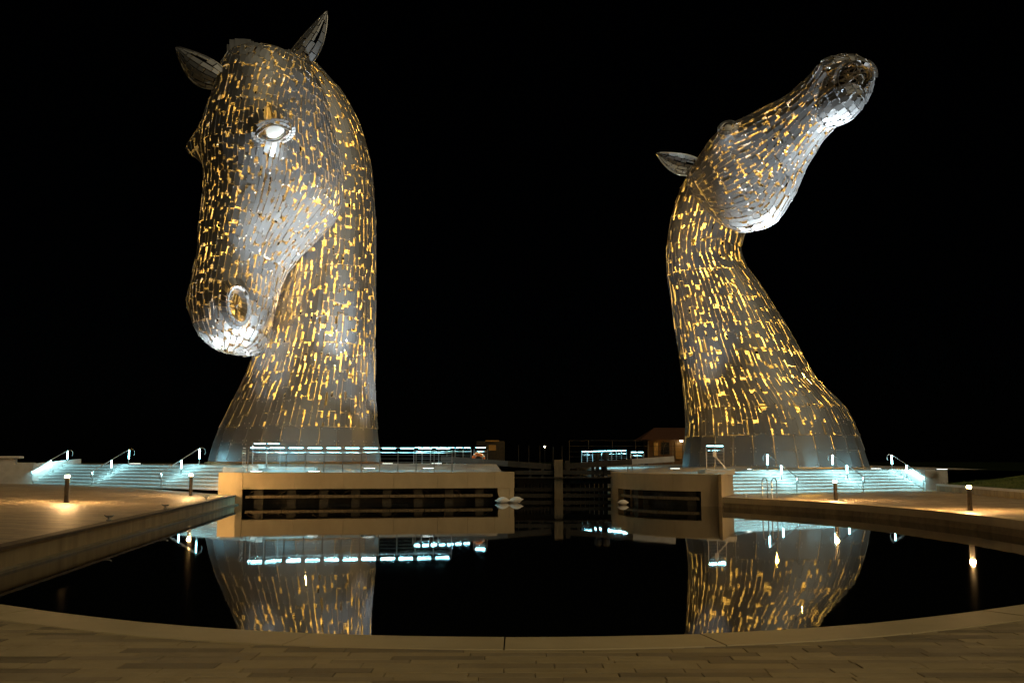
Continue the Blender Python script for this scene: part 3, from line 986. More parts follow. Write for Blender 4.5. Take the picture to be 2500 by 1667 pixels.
def cells_to_polys(cells, rng, fn, muzzle=2.0):
    """each cell (u0,u1,t0,t1,style) becomes one notched sheet outline in cell space"""
    out = []
    C_ = np.array([c[:4] for c in cells]); um, tm = (C_[:, 0] + C_[:, 1])/2, (C_[:, 2] + C_[:, 3])/2
    WD = np.linalg.norm(fn(um, C_[:, 3]) - fn(um, C_[:, 2]), axis=1) + .02
    HD = np.linalg.norm(fn(np.clip(C_[:, 1], 0, 1), tm) - fn(np.clip(C_[:, 0], 0, 1), tm), axis=1) + .02
    for (u0, u1, t0, t1, sty), wd, hd in zip(cells, WD, HD):
        gl, gh = (.03, .075) if u0 > muzzle else (-.025, .045)
        g0, g1 = min(.5, rng.uniform(gl, gh)/wd), min(.5, rng.uniform(gl, gh)/hd)
        x0, x1, y0, y1 = g0*.5, 1 - g0*.5, g1*.5, 1 - g1*.5
        k = rng.random()
        if sty == 'base':
            e0 = rng.uniform(.003, .008); pts = [(e0, .0), (1-e0, .0), (1-e0, 1.0), (e0, 1.0)]
        elif sty == 'solid':
            if k < .10:
                w_, h_ = rng.uniform(.08, .16), rng.uniform(.1, .22)
                pts = [(x0, y0), (x1, y0), (x1, y1-h_), (x1-w_, y1-h_), (x1-w_, y1), (x0, y1)]
            else:
                pts = [(x0, y0), (x1, y0), (x1, y1), (x0, y1)]
        elif k < .05:
            pts = [(x0, y0), (x1, y0), (x1, y1), (x0, y1)]
        elif k < .74:
            w_, h_ = (rng.uniform(.15, .36), rng.uniform(.14, .36)) if u0 > muzzle else (rng.uniform(.20, .46), rng.uniform(.18, .48))
            c = rng.integers(4)
            v_, q_ = rng.uniform(.16, .36), rng.uniform(.14, .34)
            if rng.random() < .42: c += 4
            if c == 0: pts = [(x0, y0), (x1, y0), (x1, y1-h_), (x1-w_, y1-h_), (x1-w_, y1), (x0, y1)]
            elif c == 1: pts = [(x0, y0), (x1-w_, y0), (x1-w_, y0+h_), (x1, y0+h_), (x1, y1), (x0, y1)]
            elif c == 2: pts = [(x0, y0), (x1, y0), (x1, y1), (x0+w_, y1), (x0+w_, y1-h_), (x0, y1-h_)]
            elif c == 3: pts = [(x0+w_, y0), (x1, y0), (x1, y1), (x0, y1), (x0, y0+h_), (x0+w_, y0+h_)]
            elif c < 6: pts = [(x0+v_, y0), (x1, y0), (x1, y1-h_), (x1-w_, y1-h_), (x1-w_, y1), (x0, y1), (x0, y0+q_), (x0+v_, y0+q_)]
            else: pts = [(x0, y0), (x1-v_, y0), (x1-v_, y0+q_), (x1, y0+q_), (x1, y1), (x0+w_, y1), (x0+w_, y1-h_), (x0, y1-h_)]
        elif k < .88:
            w_ = rng.uniform(.12, .34)
            pts = [(x0, y0), (x1-w_, y0), (x1-w_, y1), (x0, y1)] if rng.random() < .5 else [(x0+w_, y0), (x1, y0), (x1, y1), (x0+w_, y1)]
        else:
            h_ = rng.uniform(.12, .26)
            pts = [(x0, y0), (x1, y0), (x1, y1-h_), (x0, y1-h_)]
        out.append([(u0 + (u1-u0)*b_, t0 + (t1-t0)*a) for a, b_ in pts])
    return out


def surf(fn, polys, lift, rng, wrap=True):
    """evaluate outlines on the surface; returns list of (verts, normal)"""
    if not polys: return []
    uu = np.array([q[0] for p in polys for q in p]); tt = np.array([q[1] for p in polys for q in p])
    e = 1e-3
    P = fn(uu, tt); du = fn(np.clip(uu+e, 0, 1), tt) - fn(np.clip(uu-e, 0, 1), tt); dt = fn(uu, tt+e) - fn(uu, tt-e)
    N = np.cross(dt, du); N /= (np.linalg.norm(N, axis=1, keepdims=True) + 1e-12)
    res = []; k = 0
    for p in polys:
        m_ = len(p); V = P[k:k+m_]; n_ = N[k:k+m_]; k += m_
        nm = nrm(n_.mean(0)); c = V.mean(0)
        # flat sheet: project on its mean plane, tilt a little
        V = V - ((V - c) @ nm)[:, None]*nm*.75
        tl_ = rng.normal(0, .013, 3); nm2 = nrm(nm + tl_)
        V = V + nm*rng.uniform(0, lift) - ((V - c) @ (nm2 - nm))[:, None]*nm
        res.append((V, nm))
    return res


def sheet(mb, V, nm, th=.03):
    m_ = len(V)
    W = V - nm*th
    # orientation
    a = np.cross(V[1]-V[0], V[2]-V[0])
    ar = sum(np.cross(V[i]-V[0], V[(i+1) % m_]-V[0]) for i in range(1, m_-1))
    fr = tuple(range(m_)) if np.dot(ar, nm) > 0 else tuple(range(m_))[::-1]
    bk = tuple(m_ + i for i in fr[::-1])
    fs = [fr, bk]
    for i in range(m_):
        i0, i1 = fr[i], fr[(i+1) % m_]
        fs.append((i0, m_+i0, m_+i1, i1))
    mb.add(np.concatenate([V, W]), fs)


def bolts_on(mb, V, nm, rng, k=2):
    c = V.mean(0); m_ = len(V)
    for i in rng.permutation(m_)[:k]:
        p = V[i] + (c - V[i])*.22 + nm*.015
        x = nrm(V[(i+1) % m_] - V[i]); y_ = np.cross(nm, x); r = .045
        b_ = [p + r*(math.cos(q)*x + math.sin(q)*y_) for q in np.arange(5)*2*PI/5]
        mb.add(b_ + [p + nm*.03], [(j, (j+1) % 5, 5) for j in range(5)])


def equal_cols(fn, umid, n):
    t = np.linspace(0, 2*PI, 721); P = fn(np.full(721, umid), t)
    s = np.r_[0, np.cumsum(np.linalg.norm(np.diff(P, axis=0), axis=1))]
    return np.interp(np.linspace(0, s[-1], n+1), s, t)


def neck_cells(neck, width, rng, zsolid, nbase, hrow):
    H = neck.z1 - neck.z0; cells = []
    cb = equal_cols(neck, .08, nbase)
    # broad sheets round the foot
    for (za, zb_) in ((0, .42*zsolid), (.42*zsolid, .78*zsolid)):
        for j in range(nbase):
            cells.append((za/H, zb_/H, cb[j], cb[j+1], 'base'))
    edges = np.linspace(.78*zsolid, H, 6)
    for b0, b1 in zip(edges[:-1], edges[1:]):
        um = (b0 + b1)/2/H
        t = np.linspace(0, 2*PI, 200); P = neck(np.full(200, um), t)
        n_ = int(np.linalg.norm(np.diff(P, axis=0), axis=1).sum()/width)
        cc = equal_cols(neck, um, n_)
        rows = max(1, round((b1 - b0)/hrow)); hr_ = (b1 - b0)/rows
        for j in range(n_):
            off0 = 0 if b0 == edges[0] else rng.uniform(-.06, .06)
            o = [off0] + [rng.uniform(-.16, .16) for _ in range(rows - 1)] + [0.0]
            for r in range(rows):
                a0, a1 = b0 + hr_*r + o[r], b0 + hr_*(r+1) + o[r+1]
                m_ = a0 + (a1 - a0)*rng.uniform(.36, .64)
                low = a0 < zsolid + .5
                parts = ((a0, m_), (m_, a1)) if rng.random() < .8 else ((a0, a1),)
                for s0, s1 in parts:
                    st_ = 'solid' if (low and rng.random() < .6) else 'cut'
                    cells.append((max(0, s0/H), min(1, s1/H), cc[j], cc[j+1], st_))
    return cells


def head_cells(head, width, rng, hrow):
    u = np.linspace(0, 1, 400); th = np.full(400, PI/2 - .6)
    P = head(u, th); s = np.r_[0, np.cumsum(np.linalg.norm(np.diff(P, axis=0), axis=1))]
    cells = []
    edges = np.linspace(.1, s[-1] - .05, 11)
    for b0, b1 in zip(edges[:-1], edges[1:]):
        um = float(np.interp((b0 + b1)/2, s, u))
        t = np.linspace(0, 2*PI, 200); Q = head(np.full(200, um), t)
        n_ = max(10, int(np.linalg.norm(np.diff(Q, axis=0), axis=1).sum()/width))
        cc = equal_cols(head, um, n_)
        for j in range(n_):
            z = b0 + rng.uniform(-.1, .1)
            while z < b1 - .12:
                z1 = z + hrow*rng.uniform(.7, 1.3)
                if b1 - z1 < .35: z1 = b1 + rng.uniform(-.06, .06)
                cells.append((float(np.interp(z, s, u)), float(np.interp(z1, s, u)), cc[j], cc[j+1], 'cut'))
                z = z1
    return cells


def ring_plates(op, r0, r1, d0, d1, n_, rng, mb, skip=0.1, arc=None):
    """sheets standing round an opening"""
    for i in range(n_):
        if rng.random() < skip: continue
        if arc and not arc[0] < math.degrees(2*PI*(i + .5)/n_ + PI) - 180 < arc[1] and not arc[0] < math.degrees(2*PI*(i + .5)/n_) - 360 < arc[1]: continue
        a0, a1 = 2*PI*(i + .06)/n_, 2*PI*(i + .94)/n_
        V = np.array([op.pt(r0, a0, d0), op.pt(r0, a1, d0), op.pt(r1, a1, d1), op.pt(r1, a0, d1)])
        nm = nrm(np.cross(V[1]-V[0], V[3]-V[0]))
        if np.dot(nm, op.n) < 0: nm = -nm
        sheet(mb, V + nm*.05, nm, .04)


def ear_mesh(base, tip, width, side, rng, convex=False):
    """leaf-shaped hollow ear of small sheets; returns plates mesh and rim path"""
    base = np.array(base); tip = np.array(tip); ax = tip - base
    s_ = nrm(side - np.dot(side, nrm(ax))*nrm(ax)); n_ = np.cross(nrm(ax), s_)
    v = nrm(base - np.array((0, 0, HC)))
    if (np.dot(n_, v) < 0) != convex: n_ = -n_

    def pt(t, s, o=0):
        w_ = width*(math.sin(PI*min(1, .17 + .83*t)**.8)**.85)*(1 if t < .999 else 0) + .02
        return base + ax*t + s_*s*w_ + n_*((.75 if convex else .55)*w_*(1 - s*s) + o) + s_*width*.25*math.sin(PI*t)
    mb = MB(); nc = 6
    for c in range(nc):
        t0 = rng.uniform(-.05, .02)
        while t0 < .97:
            t1 = min(1, t0 + rng.uniform(.10, .24))
            a0, a1 = -1 + 2*c/nc + .03, -1 + 2*(c+1)/nc - .03
            u0, u1 = max(0, t0) + .007, t1 - .007
            if rng.random() < .25: a1 -= .1*rng.uniform(.5, 1.5)
            if u1 - u0 > .02:
                V = np.array([pt(u0, a0), pt(u0, a1), pt(u1, a1), pt(u1, a0)])
                nm = nrm(np.cross(V[1]-V[0], V[3]-V[0]) + 1e-9)
                sheet(mb, V + nm*rng.uniform(-.03, .03), nm, .03)
            t0 = t1
    rim = [pt(t, -1) for t in np.linspace(0, 1, 12)] + [pt(t, 1) for t in np.linspace(1, 0, 12)]
    return mb, rim, pt


def tube_frame(fn, us, nst, shrink, r, ok):
    """hoops, stringers and diagonals inside the skin"""
    mb = MB()
    ths = np.linspace(0, 2*PI, nst, endpoint=False)
    G = []
    for u in us:
        P = fn(np.full(nst, u), ths); c = P.mean(0)
        G.append(c + (P - c)*shrink)
    for i, P in enumerate(G):
        for j in range(nst):
            q = P[(j+1) % nst]
            if ok(P[j]) and ok(q): mb.tube([P[j], q], r*.8, 4, cap=False)
            if i+1 < len(G):
                if ok(P[j]) and ok(G[i+1][j]): mb.tube([P[j], G[i+1][j]], r, 4, cap=False)
                k = (j+1) % nst if (i+j) % 2 else (j-1) % nst
                if ok(P[j]) and ok(G[i+1][k]): mb.tube([P[j], G[i+1][k]], r*.6, 4, cap=False)
    return mb


def sculpture(name, label, neck, head, base, opens, ncolN, ncolH, seed, zsolid, extra=None):
    rng = np.random.default_rng(seed)
    root = empty(name, base, label, 'sculpture', 'steel horse head sculptures')
    hb, HP = grid_bvh(head)

    def in_head(p, m_=.0):
        loc, n_, _, dist = hb.find_nearest(Vector(p))
        # outward normal: away from the local axis
        c = head.O + head.a*np.dot(np.array(loc) - head.O, head.a) + head.d*head.L*(-.05)
        nn = np.array(n_)
        if np.dot(nn, np.array(loc) - c) < 0: nn = -nn
        return float(np.dot(np.array(p) - np.array(loc), nn)) < -m_
    pn_ = cells_to_polys(neck_cells(neck, ncolN, rng, zsolid, 28, 1.7), rng, neck)
    ph_ = cells_to_polys(head_cells(head, ncolH, rng, .80), rng, head, .74)
    pl_ = []
    for V, nm in surf(neck, pn_, .08, rng):
        if all(in_head(p, .12) for p in (V[0], V[len(V)//2], V.mean(0))): continue
        pl_.append((V, nm, 'neck'))
    for V, nm in surf(head, ph_, .08, rng):
        if neck.inside(V, .92).all(): continue
        c = V.mean(0)
        if any(o.rho(c) < k for o, k in opens): continue
        pl_.append((V, nm, 'head'))
    # the 300 that show largest
    sc = []
    nb_, _ = grid_bvh(neck)
    for i, (V, nm, w_) in enumerate(pl_):
        c = V.mean(0); d = c - np.array((0, 0, HC)); dist = np.linalg.norm(d)
        f_ = -np.dot(nm, d)/dist
        q = proj(V); ar = abs(sum(q[j, 0]*q[(j+1) % len(q), 1] - q[(j+1) % len(q), 0]*q[j, 1] for j in range(len(q))))/2
        if f_ < .08: ar = 0
        else:
            other = hb if w_ == 'neck' else nb_
            h_ = other.ray_cast(CAMP, Vector(d/dist))
            if h_[0] is not None and h_[3] < dist - .4: ar = 0
        sc.append(ar)
    order = np.argsort(-np.array(sc)); top = set(order[:300].tolist())
    mb = MB(); bm_ = MB()
    for i, (V, nm, w_) in enumerate(pl_):
        if i in top:
            c = MB(); sheet(c, V, nm); c.build('steel_plate', M['plate'], root)
        else:
            sheet(mb, V, nm)
        if sc[i] > 0: bolts_on(bm_, V, nm, rng, 5 if len(V) == 4 and sc[i] > 900 else 2)
    mb.build('steel_plates', M['plate'], root, kind='stuff')
    bm_.build('plate_bolts', M['bolt'], root, kind='stuff')
    okn = lambda p: True
    fr = tube_frame(neck, np.linspace(.01, .97, 17), 18, .86, .075, lambda p: not in_head(p, -.2))
    fr2 = tube_frame(head, np.linspace(.06, .95, 15), 16, .84, .065, lambda p: not bool(neck.inside(np.array(p), .8)))
    fr.add(fr2.v, fr2.f)
    fr.build('inner_frame', M['frame'], root, kind='stuff')
    # low plinth the sheets stand on, coloured for the orange light at the foot
    cx, cy_, a, b_ = neck.par(neck.z0)
    t = np.linspace(0, 2*PI, 64, endpoint=False)
    P = []
    zg = base[2]
    for k, z in ((1.045, zg - .3), (1.045, neck.z0 - .05), (1.0, neck.z0 - .02), (.8, neck.z0 - .02)):
        P += [(cx + a*k*math.cos(q), cy_ + b_*k*math.sin(q), z) for q in t]
    fs = [(r*64+i, r*64+(i+1) % 64, (r+1)*64+(i+1) % 64, (r+1)*64+i) for r in range(3) for i in range(64)]
    MB().add(P, fs).build('plinth', M['plinth'], root)
    return root, hb, rng


AMB = (1.0, .50, .075)
hbL, _ = grid_bvh(headL)
hbR, _ = grid_bvh(headR)
eyeL = Opening(hbL, 668, 322, 34, 20, .12)
nosL = Opening(hbL, 577, 742, 25, 44, .12)
mouR = Opening(hbR, 2089, 188, 50, 42, .35)
eyeR = Opening(hbR, 1777, 314, 16, 11, .3)

hl, hbL, rgL = sculpture('horse_head_sculpture', 'tall horse head of riveted steel plates looking down, glowing gold inside, left of the lock',
                         neckL, headL, (neckL.par(neckL.z0)[0], YL, 2.27), [(eyeL, 1.05), (nosL, 1.08)], .345, .36, 21, 2.8)
hr, hbR, rgR = sculpture('horse_head_sculpture', 'tall horse head of riveted steel plates thrown back with open mouth, right of the lock',
                         neckR, headR, (neckR.par(neckR.z0)[0], YR, 1.95), [(mouR, 1.0), (eyeR, 1.0)], .355, .37, 22, 2.9)


def eye(op, root, label=None):
    pts = []
    for i in range(28):
        q = 2*PI*i/28
        r = .98 if abs(math.cos(q)) < .8 else .98 + .22*(abs(math.cos(q)) - .8)/.2
        sq = math.copysign(abs(math.sin(q))**1.25, math.sin(q))
        pts.append(op.c + r*math.cos(q)*op.e1 + .98*sq*op.e2 + .16*op.n)
    e = MB().tube(pts, .055, 6, closed=True).build('eye', M['rail'], root, smooth=True)
    # bulging pale eyeball, set off the corner so dark gaps stay
    mb = MB(); nr, na = 5, 24; P = []
    for r in range(nr+1):
        for k in range(na):
            a = 2*PI*k/na; rr = .66*r/nr
            P.append(op.c + (rr*math.cos(a) + .12)*op.e1 + rr*1.5*math.sin(a)*op.e2*.98 + op.n*(.02 + .10*(1 - (r/nr)**2)))
    mb.add(P, [(r*na+k, (r+1)*na+k, (r+1)*na+(k+1) % na, r*na+(k+1) % na) for r in range(nr) for k in range(na)])
    mb.build('eyeball', M['eye'], e, smooth=True)
    return e


eye(eyeL, hl)
eye(eyeR, hr)
# lids: two rows of small sheets round the eye
lid = MB(); ring_plates(eyeL, 1.06, 1.30, .05, .03, 22, rgL, lid, .1); ring_plates(eyeL, 1.34, 1.6, .03, .0, 26, rgL, lid, .3)
lid.build('eyelid', M['plate'], hl, kind='stuff')
lid = MB(); ring_plates(eyeR, 1.15, 1.6, .14, .03, 14, rgR, lid, .1)
lid.build('eyelid', M['plate'], hr, kind='stuff')
# nostril of the left head: rolled rim of sheets
nr_ = MB()
ring_plates(nosL, 1.14, 1.46, .42, .02, 26, rgL, nr_, .06); ring_plates(nosL, .96, 1.12, .42, .46, 24, rgL, nr_, .06)
ring_plates(nosL, .74, .95, -.30, .42, 20, rgL, nr_, .06); ring_plates(nosL, .62, .74, -.85, -.32, 14, rgL, nr_, .2)
nr_.build('nostril', M['plate'], hl)
# open mouth of the right head: rolled upper lip, bracing rods, lower lip
mo = MB()
ring_plates(mouR, .84, .95, -.34, .05, 26, rgR, mo, .1, (-40, 200)); ring_plates(mouR, .97, 1.10, .06, .06, 28, rgR, mo, .08, (-30, 200)); ring_plates(mouR, .76, .84, -1.0, -.36, 20, rgR, mo, .2)
mo.build('upper_lip', M['plate'], hr)
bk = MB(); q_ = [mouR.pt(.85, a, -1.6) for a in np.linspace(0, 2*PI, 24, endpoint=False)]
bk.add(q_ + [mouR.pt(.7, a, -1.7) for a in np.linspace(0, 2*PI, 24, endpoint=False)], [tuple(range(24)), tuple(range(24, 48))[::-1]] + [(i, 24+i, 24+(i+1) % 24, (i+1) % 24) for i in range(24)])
bk.build('mouth_light_block', M['dark'], hr)  # added dark disc that keeps the amber lamps out of the open mouth
rods = MB()
for i in range(9):
    a = rgR.uniform(0, 2*PI); b_ = a + rgR.uniform(1.6, 3.2)
    rods.tube([mouR.pt(.7, a, -.5 - .1*i), mouR.pt(.7, b_, -.6 - .12*i)], .05, 5)
rods.build('mouth_bracing', M['rail'], hr)
# lower lip: rounded lobe of sheets
c0, n0 = pick(hbR, 2046, 262)
lipc = c0 + nrm(np.array((0, 0, HC)) - c0)*.05 + headR.a*.15


def lipfn(u, th):
    ph = PI*u
    ax, d1 = headR.a, nrm(np.cross(headR.a, (0, 0, 1.))); d2 = np.cross(d1, ax)
    return lipc + (1.75*np.cos(ph))[..., None]*ax + (1.22*np.sin(ph)*np.cos(th))[..., None]*d1 + (1.2*np.sin(ph)*np.sin(th))[..., None]*d2


cells = []
for r in range(9):
    nc = max(5, int(20*math.sin(PI*(r+.5)/9)))
    o = rgR.uniform(0, 1)
    for c in range(nc):
        cells.append((r/9, (r+1)/9, 2*PI*(c+o)/nc, 2*PI*(c+1+o)/nc, 'cut' if rgR.random() < .6 else 'solid'))
ll = MB()
for V, nm in surf(lipfn, cells_to_polys(cells, rgR, lipfn, -1), .03, rgR):
    if np.dot(nm, V.mean(0) - lipc) < 0: nm = -nm
    sheet(ll, V, nm)
ll.build('lower_lip', M['plate'], hr)


def add_ear(root, pb_, pt_, Y, width_px, side, rng, convex=False, dy=0.):
    b_ = at(*pb_, Y); t_ = at(*pt_, Y + dy)
    mb, rim, pt = ear_mesh(b_, t_, width_px*Y/F, np.array(side, float), rng, convex)
    e = mb.build('ear', M['plate'], root)
    MB().tube(rim, .06, 5).build('ear_rim', M['rail'], e, smooth=True)
    return e


add_ear(hl, (708, 175), (798, 29), 64.6, 36, (.75, -.1, .5), rgL, True)
add_ear(hl, (535, 195), (430, 116), 61.8, 37, (.55, .1, -.8), rgL, True)
add_ear(hr, (1700, 408), (1602, 375), 62.6*KR, 27, (.2, 0, -1), rgR)
# forelock tuft standing between the ears of the left head
fk = MB()
for i in range(13):
    f_ = i/12
    b0_ = at(562 + 80*f_, 150 - 6*math.sin(PI*f_), 61.9 + .5*abs(f_ - .4)); top_ = at(566 + 74*f_ - 5*(1-f_), 103 - 9*math.sin(PI*min(1, f_*1.25))**.8 + 8*f_**2 + (5 if i == 0 else 0) + rgL.uniform(-2, 2), 64.4)
    w_ = np.array((.205, .03, .0))
    V = np.array([b0_ - w_, b0_ + w_, top_ + w_*.8, top_ - w_*.9])
    sheet(fk, V + np.array((0, -.05*(i % 2), 0)), nrm(np.cross(V[1]-V[0], V[3]-V[0])), .06)
fk.build('forelock', M['plate'], hl)

# amber lamps inside the two heads
for u, e in ((.10, 1500), (.24, 1900), (.38, 1300), (.52, 1000), (.66, 800), (.80, 600), (.92, 400)):
    e *= 2.2
    z = neckL.z0 + (neckL.z1 - neckL.z0)*u; q = neckL.par(z)
    lamp('amber_lamp', 'POINT', (q[0] + .6*math.sin(9*u), q[1] + .4, z), e, AMB, hl, .25)
for x, y_, zz, e in ((.12, 0, .0, 500), (.30, 0, .02, 500), (.48, 0, .02, 700), (.62, -.01, .03, 1150), (.74, .03, .04, 260), (.84, .04, .02, 90)):
    e *= 1.2
    lamp('amber_lamp', 'POINT', headL.world(np.array([[x, y_, zz]]))[0], e, AMB, hl, .2)
for u, e in ((.12, 1500), (.27, 4200), (.40, 1500), (.54, 1100), (.67, 800), (.79, 600), (.92, 400)):
    e *= 2.2
    z = neckR.z0 + (neckR.z1 - neckR.z0)*u; q = neckR.par(z)
    lamp('amber_lamp', 'POINT', (q[0] + .5*math.sin(7*u) + (2.4 if u == .27 else 0), q[1] + (-1.0 if u == .27 else .4), z), e, AMB, hr, .25)
for x, y_, zz, e in ((.15, 0, -.05, 350), (.32, 0, -.08, 450), (.46, 0, -.05, 500), (.60, 0, -.03, 260)):
    e *= .9
    lamp('amber_lamp', 'POINT', headR.world(np.array([[x, y_, zz]]))[0], e, AMB, hr, .2)

# ================================================================== LAMPS AND FURNITURE
# recessed floodlights in the paving, throwing white light up the steel
UPC = (.92, 1.0, 1.0)


def uplight(p, target, energy, label, angle=70, r=.34, grp='recessed floodlights round the horse heads'):
    e = empty('floodlight', p, label, 'floodlight', grp)
    MB().lathe(p, [(r + .09, -.05), (r + .09, .015), (r, .02)], 24).build('bezel', M['dark'], e)
    MB().lathe((p[0], p[1], p[2] + .021), [(r, 0), (r*.97, .012)], 24).build('lens', M['up'], e)
    lamp('beam', 'SPOT', (p[0], p[1], p[2] + .08), energy, UPC, e, .2, target, angle, .7)


def nL_pt(u, dx=0, dy=0):
    z = neckL.z0 + (neckL.z1 - neckL.z0)*u; q = neckL.par(z)
    return (q[0] + dx, q[1] + dy, z)


def nR_pt(u, dx=0, dy=0):
    z = neckR.z0 + (neckR.z1 - neckR.z0)*u; q = neckR.par(z)
    return (q[0] + dx, q[1] + dy, z)


tL = headL.world(np.array([[.9, 0, -.1]]))[0]
tN = nosL.c
tLm = headL.world(np.array([[.5, .1, -.1]]))[0]
uplight((-8.6, 60.6, 2.0), nL_pt(.62), 4000, 'round floodlight glowing in the paving in front of the lowered head, nearest the platform rail', 44)
uplight((-5.1, 61.3, 2.0), tLm, 60000, 'round floodlight glowing in the paving where the platform rail ends', 36)
uplight((-8.0, 64.6, 2.28), nL_pt(.8), 1500, 'round floodlight glowing behind the platform rail beside the foot of the lowered head', 50)
uplight((-5.0, 66.6, 2.28), nL_pt(.5), 7000, 'round floodlight glowing under the grey gate beam left of the lock', 50)
uplight((-14.9, 58.6, 1.83), tL, 12500, 'floodlight at the pier corner of the long platform, lighting the lowered muzzle', 44)
uplight((-11.6, 58.9, 1.83), tN, 20000, 'added floodlight behind the long platform rail aimed up at the nostril of the lowered head', 30)  # extra lamp added to whiten the nostril rim
uplight((-23.5, 62.6, 2.28), tL, 22000, 'floodlight above the left steps far from the pier, lighting the lowered muzzle', 34)
tR = headR.world(np.array([[.40, 0, -.3]]))[0]
tRm = headR.world(np.array([[.9, 0, -.1]]))[0]
uplight((11.2, 69.0, 1.93), nR_pt(.75), 4500, 'round floodlight glowing in the paving left of the raised head', 40)
uplight((11.9, 64.0, 1.86), nR_pt(.75), 4000, 'round floodlight glowing left of the small gate rail at the raised head', 40)
uplight((14.9, 64.0, 1.92), tR, 60000, 'round floodlight glowing right of the small gate rail at the raised head', 34)
uplight((25.2, 69.6, 1.92), tR, 88000, 'round floodlight glowing right of the foot of the raised head', 34)
uplight((28.5, 66.6, 1.9), tRm, 42000, 'floodlight above the right steps aimed up at the muzzle of the raised head', 24)


# ---- bollard lights
def bollard(p, h, label):
    root = empty('bollard_light', p, label, 'bollard', 'bollard lights on the promenade')
    MB().lathe(p, [(.13, 0), (.13, .02), (.095, .022), (.095, h-.13), (.08, h-.128)], 20).build('post', M['bollard'], root, smooth=False)
    MB().lathe((p[0], p[1], p[2]+h-.126), [(.075, 0), (.075, .075)], 16).build('lamp_band', M['bulb'], root)
    MB().lathe((p[0], p[1], p[2]+h-.05), [(.10, 0), (.10, .04), (.06, .06)], 20).build('cap', M['bollard'], root)


p = at(161.5, 1223, z=.74); bollard((p[0], p[1], zleft(p[0], p[1])), 1.2, 'bronze bollard with lit head before the left steps, nearer of two')
p = at(465, 1207, z=.66); bollard((p[0], p[1], zleft(p[0], p[1])), 1.2, 'bronze bollard with lit head beside the amber pier, farther of the left pair')
p = at(2040.5, 1220.5, z=ZP); bollard(tuple(p), 1.0, 'bronze bollard with lit head in front of the right steps')
p = at(2368.5, 1246, z=ZP); bollard(tuple(p), 1.0, 'bronze bollard with lit head by the kerb wall and grass at right')


# ---- stair handrails
def handrail(A, d, nn, t, zb, zt, tread, label, strip='led_post'):
    f = A + d*t
    P0_ = np.array((*(f - nn*.12), zb)); Pm = np.array((*(f + nn*tread*3.3), zb + (zt-zb)*.52)); P1_ = np.array((*(f + nn*(tread*7 - .1)), zt))
    root = empty('handrail', tuple(P0_), label, 'handrail', 'handrails on the steps')
    up = np.array((0, 0, 1.))
    h0, h1 = .92, 1.0
    for q, h in ((P0_, h0), (Pm, h1 - .02), (P1_, h1)):
        MB().tube([q - up*.05, q + up*h], .03, 8).build('post', M['rail'], root, smooth=True)
    rail = [P0_ + np.array((*(-nn*.10), .55)), P0_ + np.array((*(-nn*.16), .75)), P0_ + np.array((*(-nn*.1), h0)), Pm + up*h1, P1_ + up*(h1 + .04), P1_ + np.array((*(nn*.22), h1 + .05)), P1_ + np.array((*(nn*.38), h1 - .05)), P1_ + np.array((*(nn*.42), h1 - .25)), P1_ + np.array((*(nn*.36), h1 - .38))]
    MB().tube(rail, .028, 8).build('rail_tube', M['rail'], root, smooth=True)
    strip_lamp('rail_light', tuple(P0_ + np.array((*(-nn*.1), h0 - .05))), tuple(P1_ + up*(h1 - .02)), .04, 110 if strip == 'led_post_bright' else 80, (.42, .92, 1.0), root)  # unseen lamp added under the handrail to light the steps evenly
    for q, h, ln in ((Pm, h1 - .04, .52), (P1_, h1 - .02, .62)):
        s_ = MB()
        for e in (-1, 1):
            c = q + np.array((*(d*e*.034), 0))
            s_.box((c[0], c[1], c[2] + h - ln/2), (.022, .04, ln), math.atan2(d[1], d[0]))
        s_.build('led_strip', M[strip], root)


for t, lab in ((.992*LL, 'far left handrail with lit posts at the outer end of the left steps'), (.62*LL, 'middle handrail with lit posts on the left steps'), (.265*LL, 'handrail with lit posts on the left steps, nearest the amber pier')):
    handrail(LSA[:2], dL, nL, t, .80, LZT, .36, lab)
for t, lab in ((.30*LR, 'handrail with lit posts on the right steps, behind the pool ladder'), (.645*LR, 'middle handrail with lit posts on the right steps'), (.985*LR, 'far right handrail with lit posts against the stone side wall')):
    handrail(RSA[:2], dR, nR, t, ZP, RZT, .36, lab, 'led_post_bright')


# ---- lit platform railings
def railing(name, pts, z, H, spacing, label, cables=5, bar=.74, group=None, led=True, postr=.024, glow=1.0):
    """pts: xy polyline; posts at spacing, cables, handrail with LED bars"""
    pts = [np.array(p, float) for p in pts]
    root = empty(name, (*pts[0], z), label, 'railing', group or 'lit railings on the platforms')
    first = True
    for a, b_ in zip(pts[:-1], pts[1:]):
        L_ = float(np.linalg.norm(b_ - a)); d = (b_ - a)/L_; n_ = max(1, round(L_/spacing)); s = L_/n_
        for k in range(0 if first else 1, n_+1):
            p = a + d*k*s
            c = MB(); c.box((p[0], p[1], z + (H-.12)/2), (.05, .03, H - .12), math.atan2(d[1], d[0])).build('post', M['rail'], root)
        first = False
        MB().tube([(*a, z+H), (*b_, z+H)], .022, 6).build('rail_tube', M['rail'], root, smooth=True)
        MB().tube([(*a, z+H-.30), (*b_, z+H-.30)], .022, 6).build('rail_tube', M['rail'], root, smooth=True)
        for q in range(cables):
            zz = z + .18 + (H - .62)*q/max(1, cables-1)
            MB().tube([(*a, zz), (*b_, zz)], .008, 4).build('cable', M['rail'], root)
        if led:
            for k in range(n_):
                c = a + d*(k + .5)*s
                MB().box((c[0], c[1], z + H - .028), (s*bar, .045, .036), math.atan2(d[1], d[0])).build('led_bar', M['led'], root)
                strip_lamp('rail_light', (*(c - d*s*bar/2), z+H-.06), (*(c + d*s*bar/2), z+H-.06), .05, 34*s*glow, (.36, .88, 1.0), root)
    return root


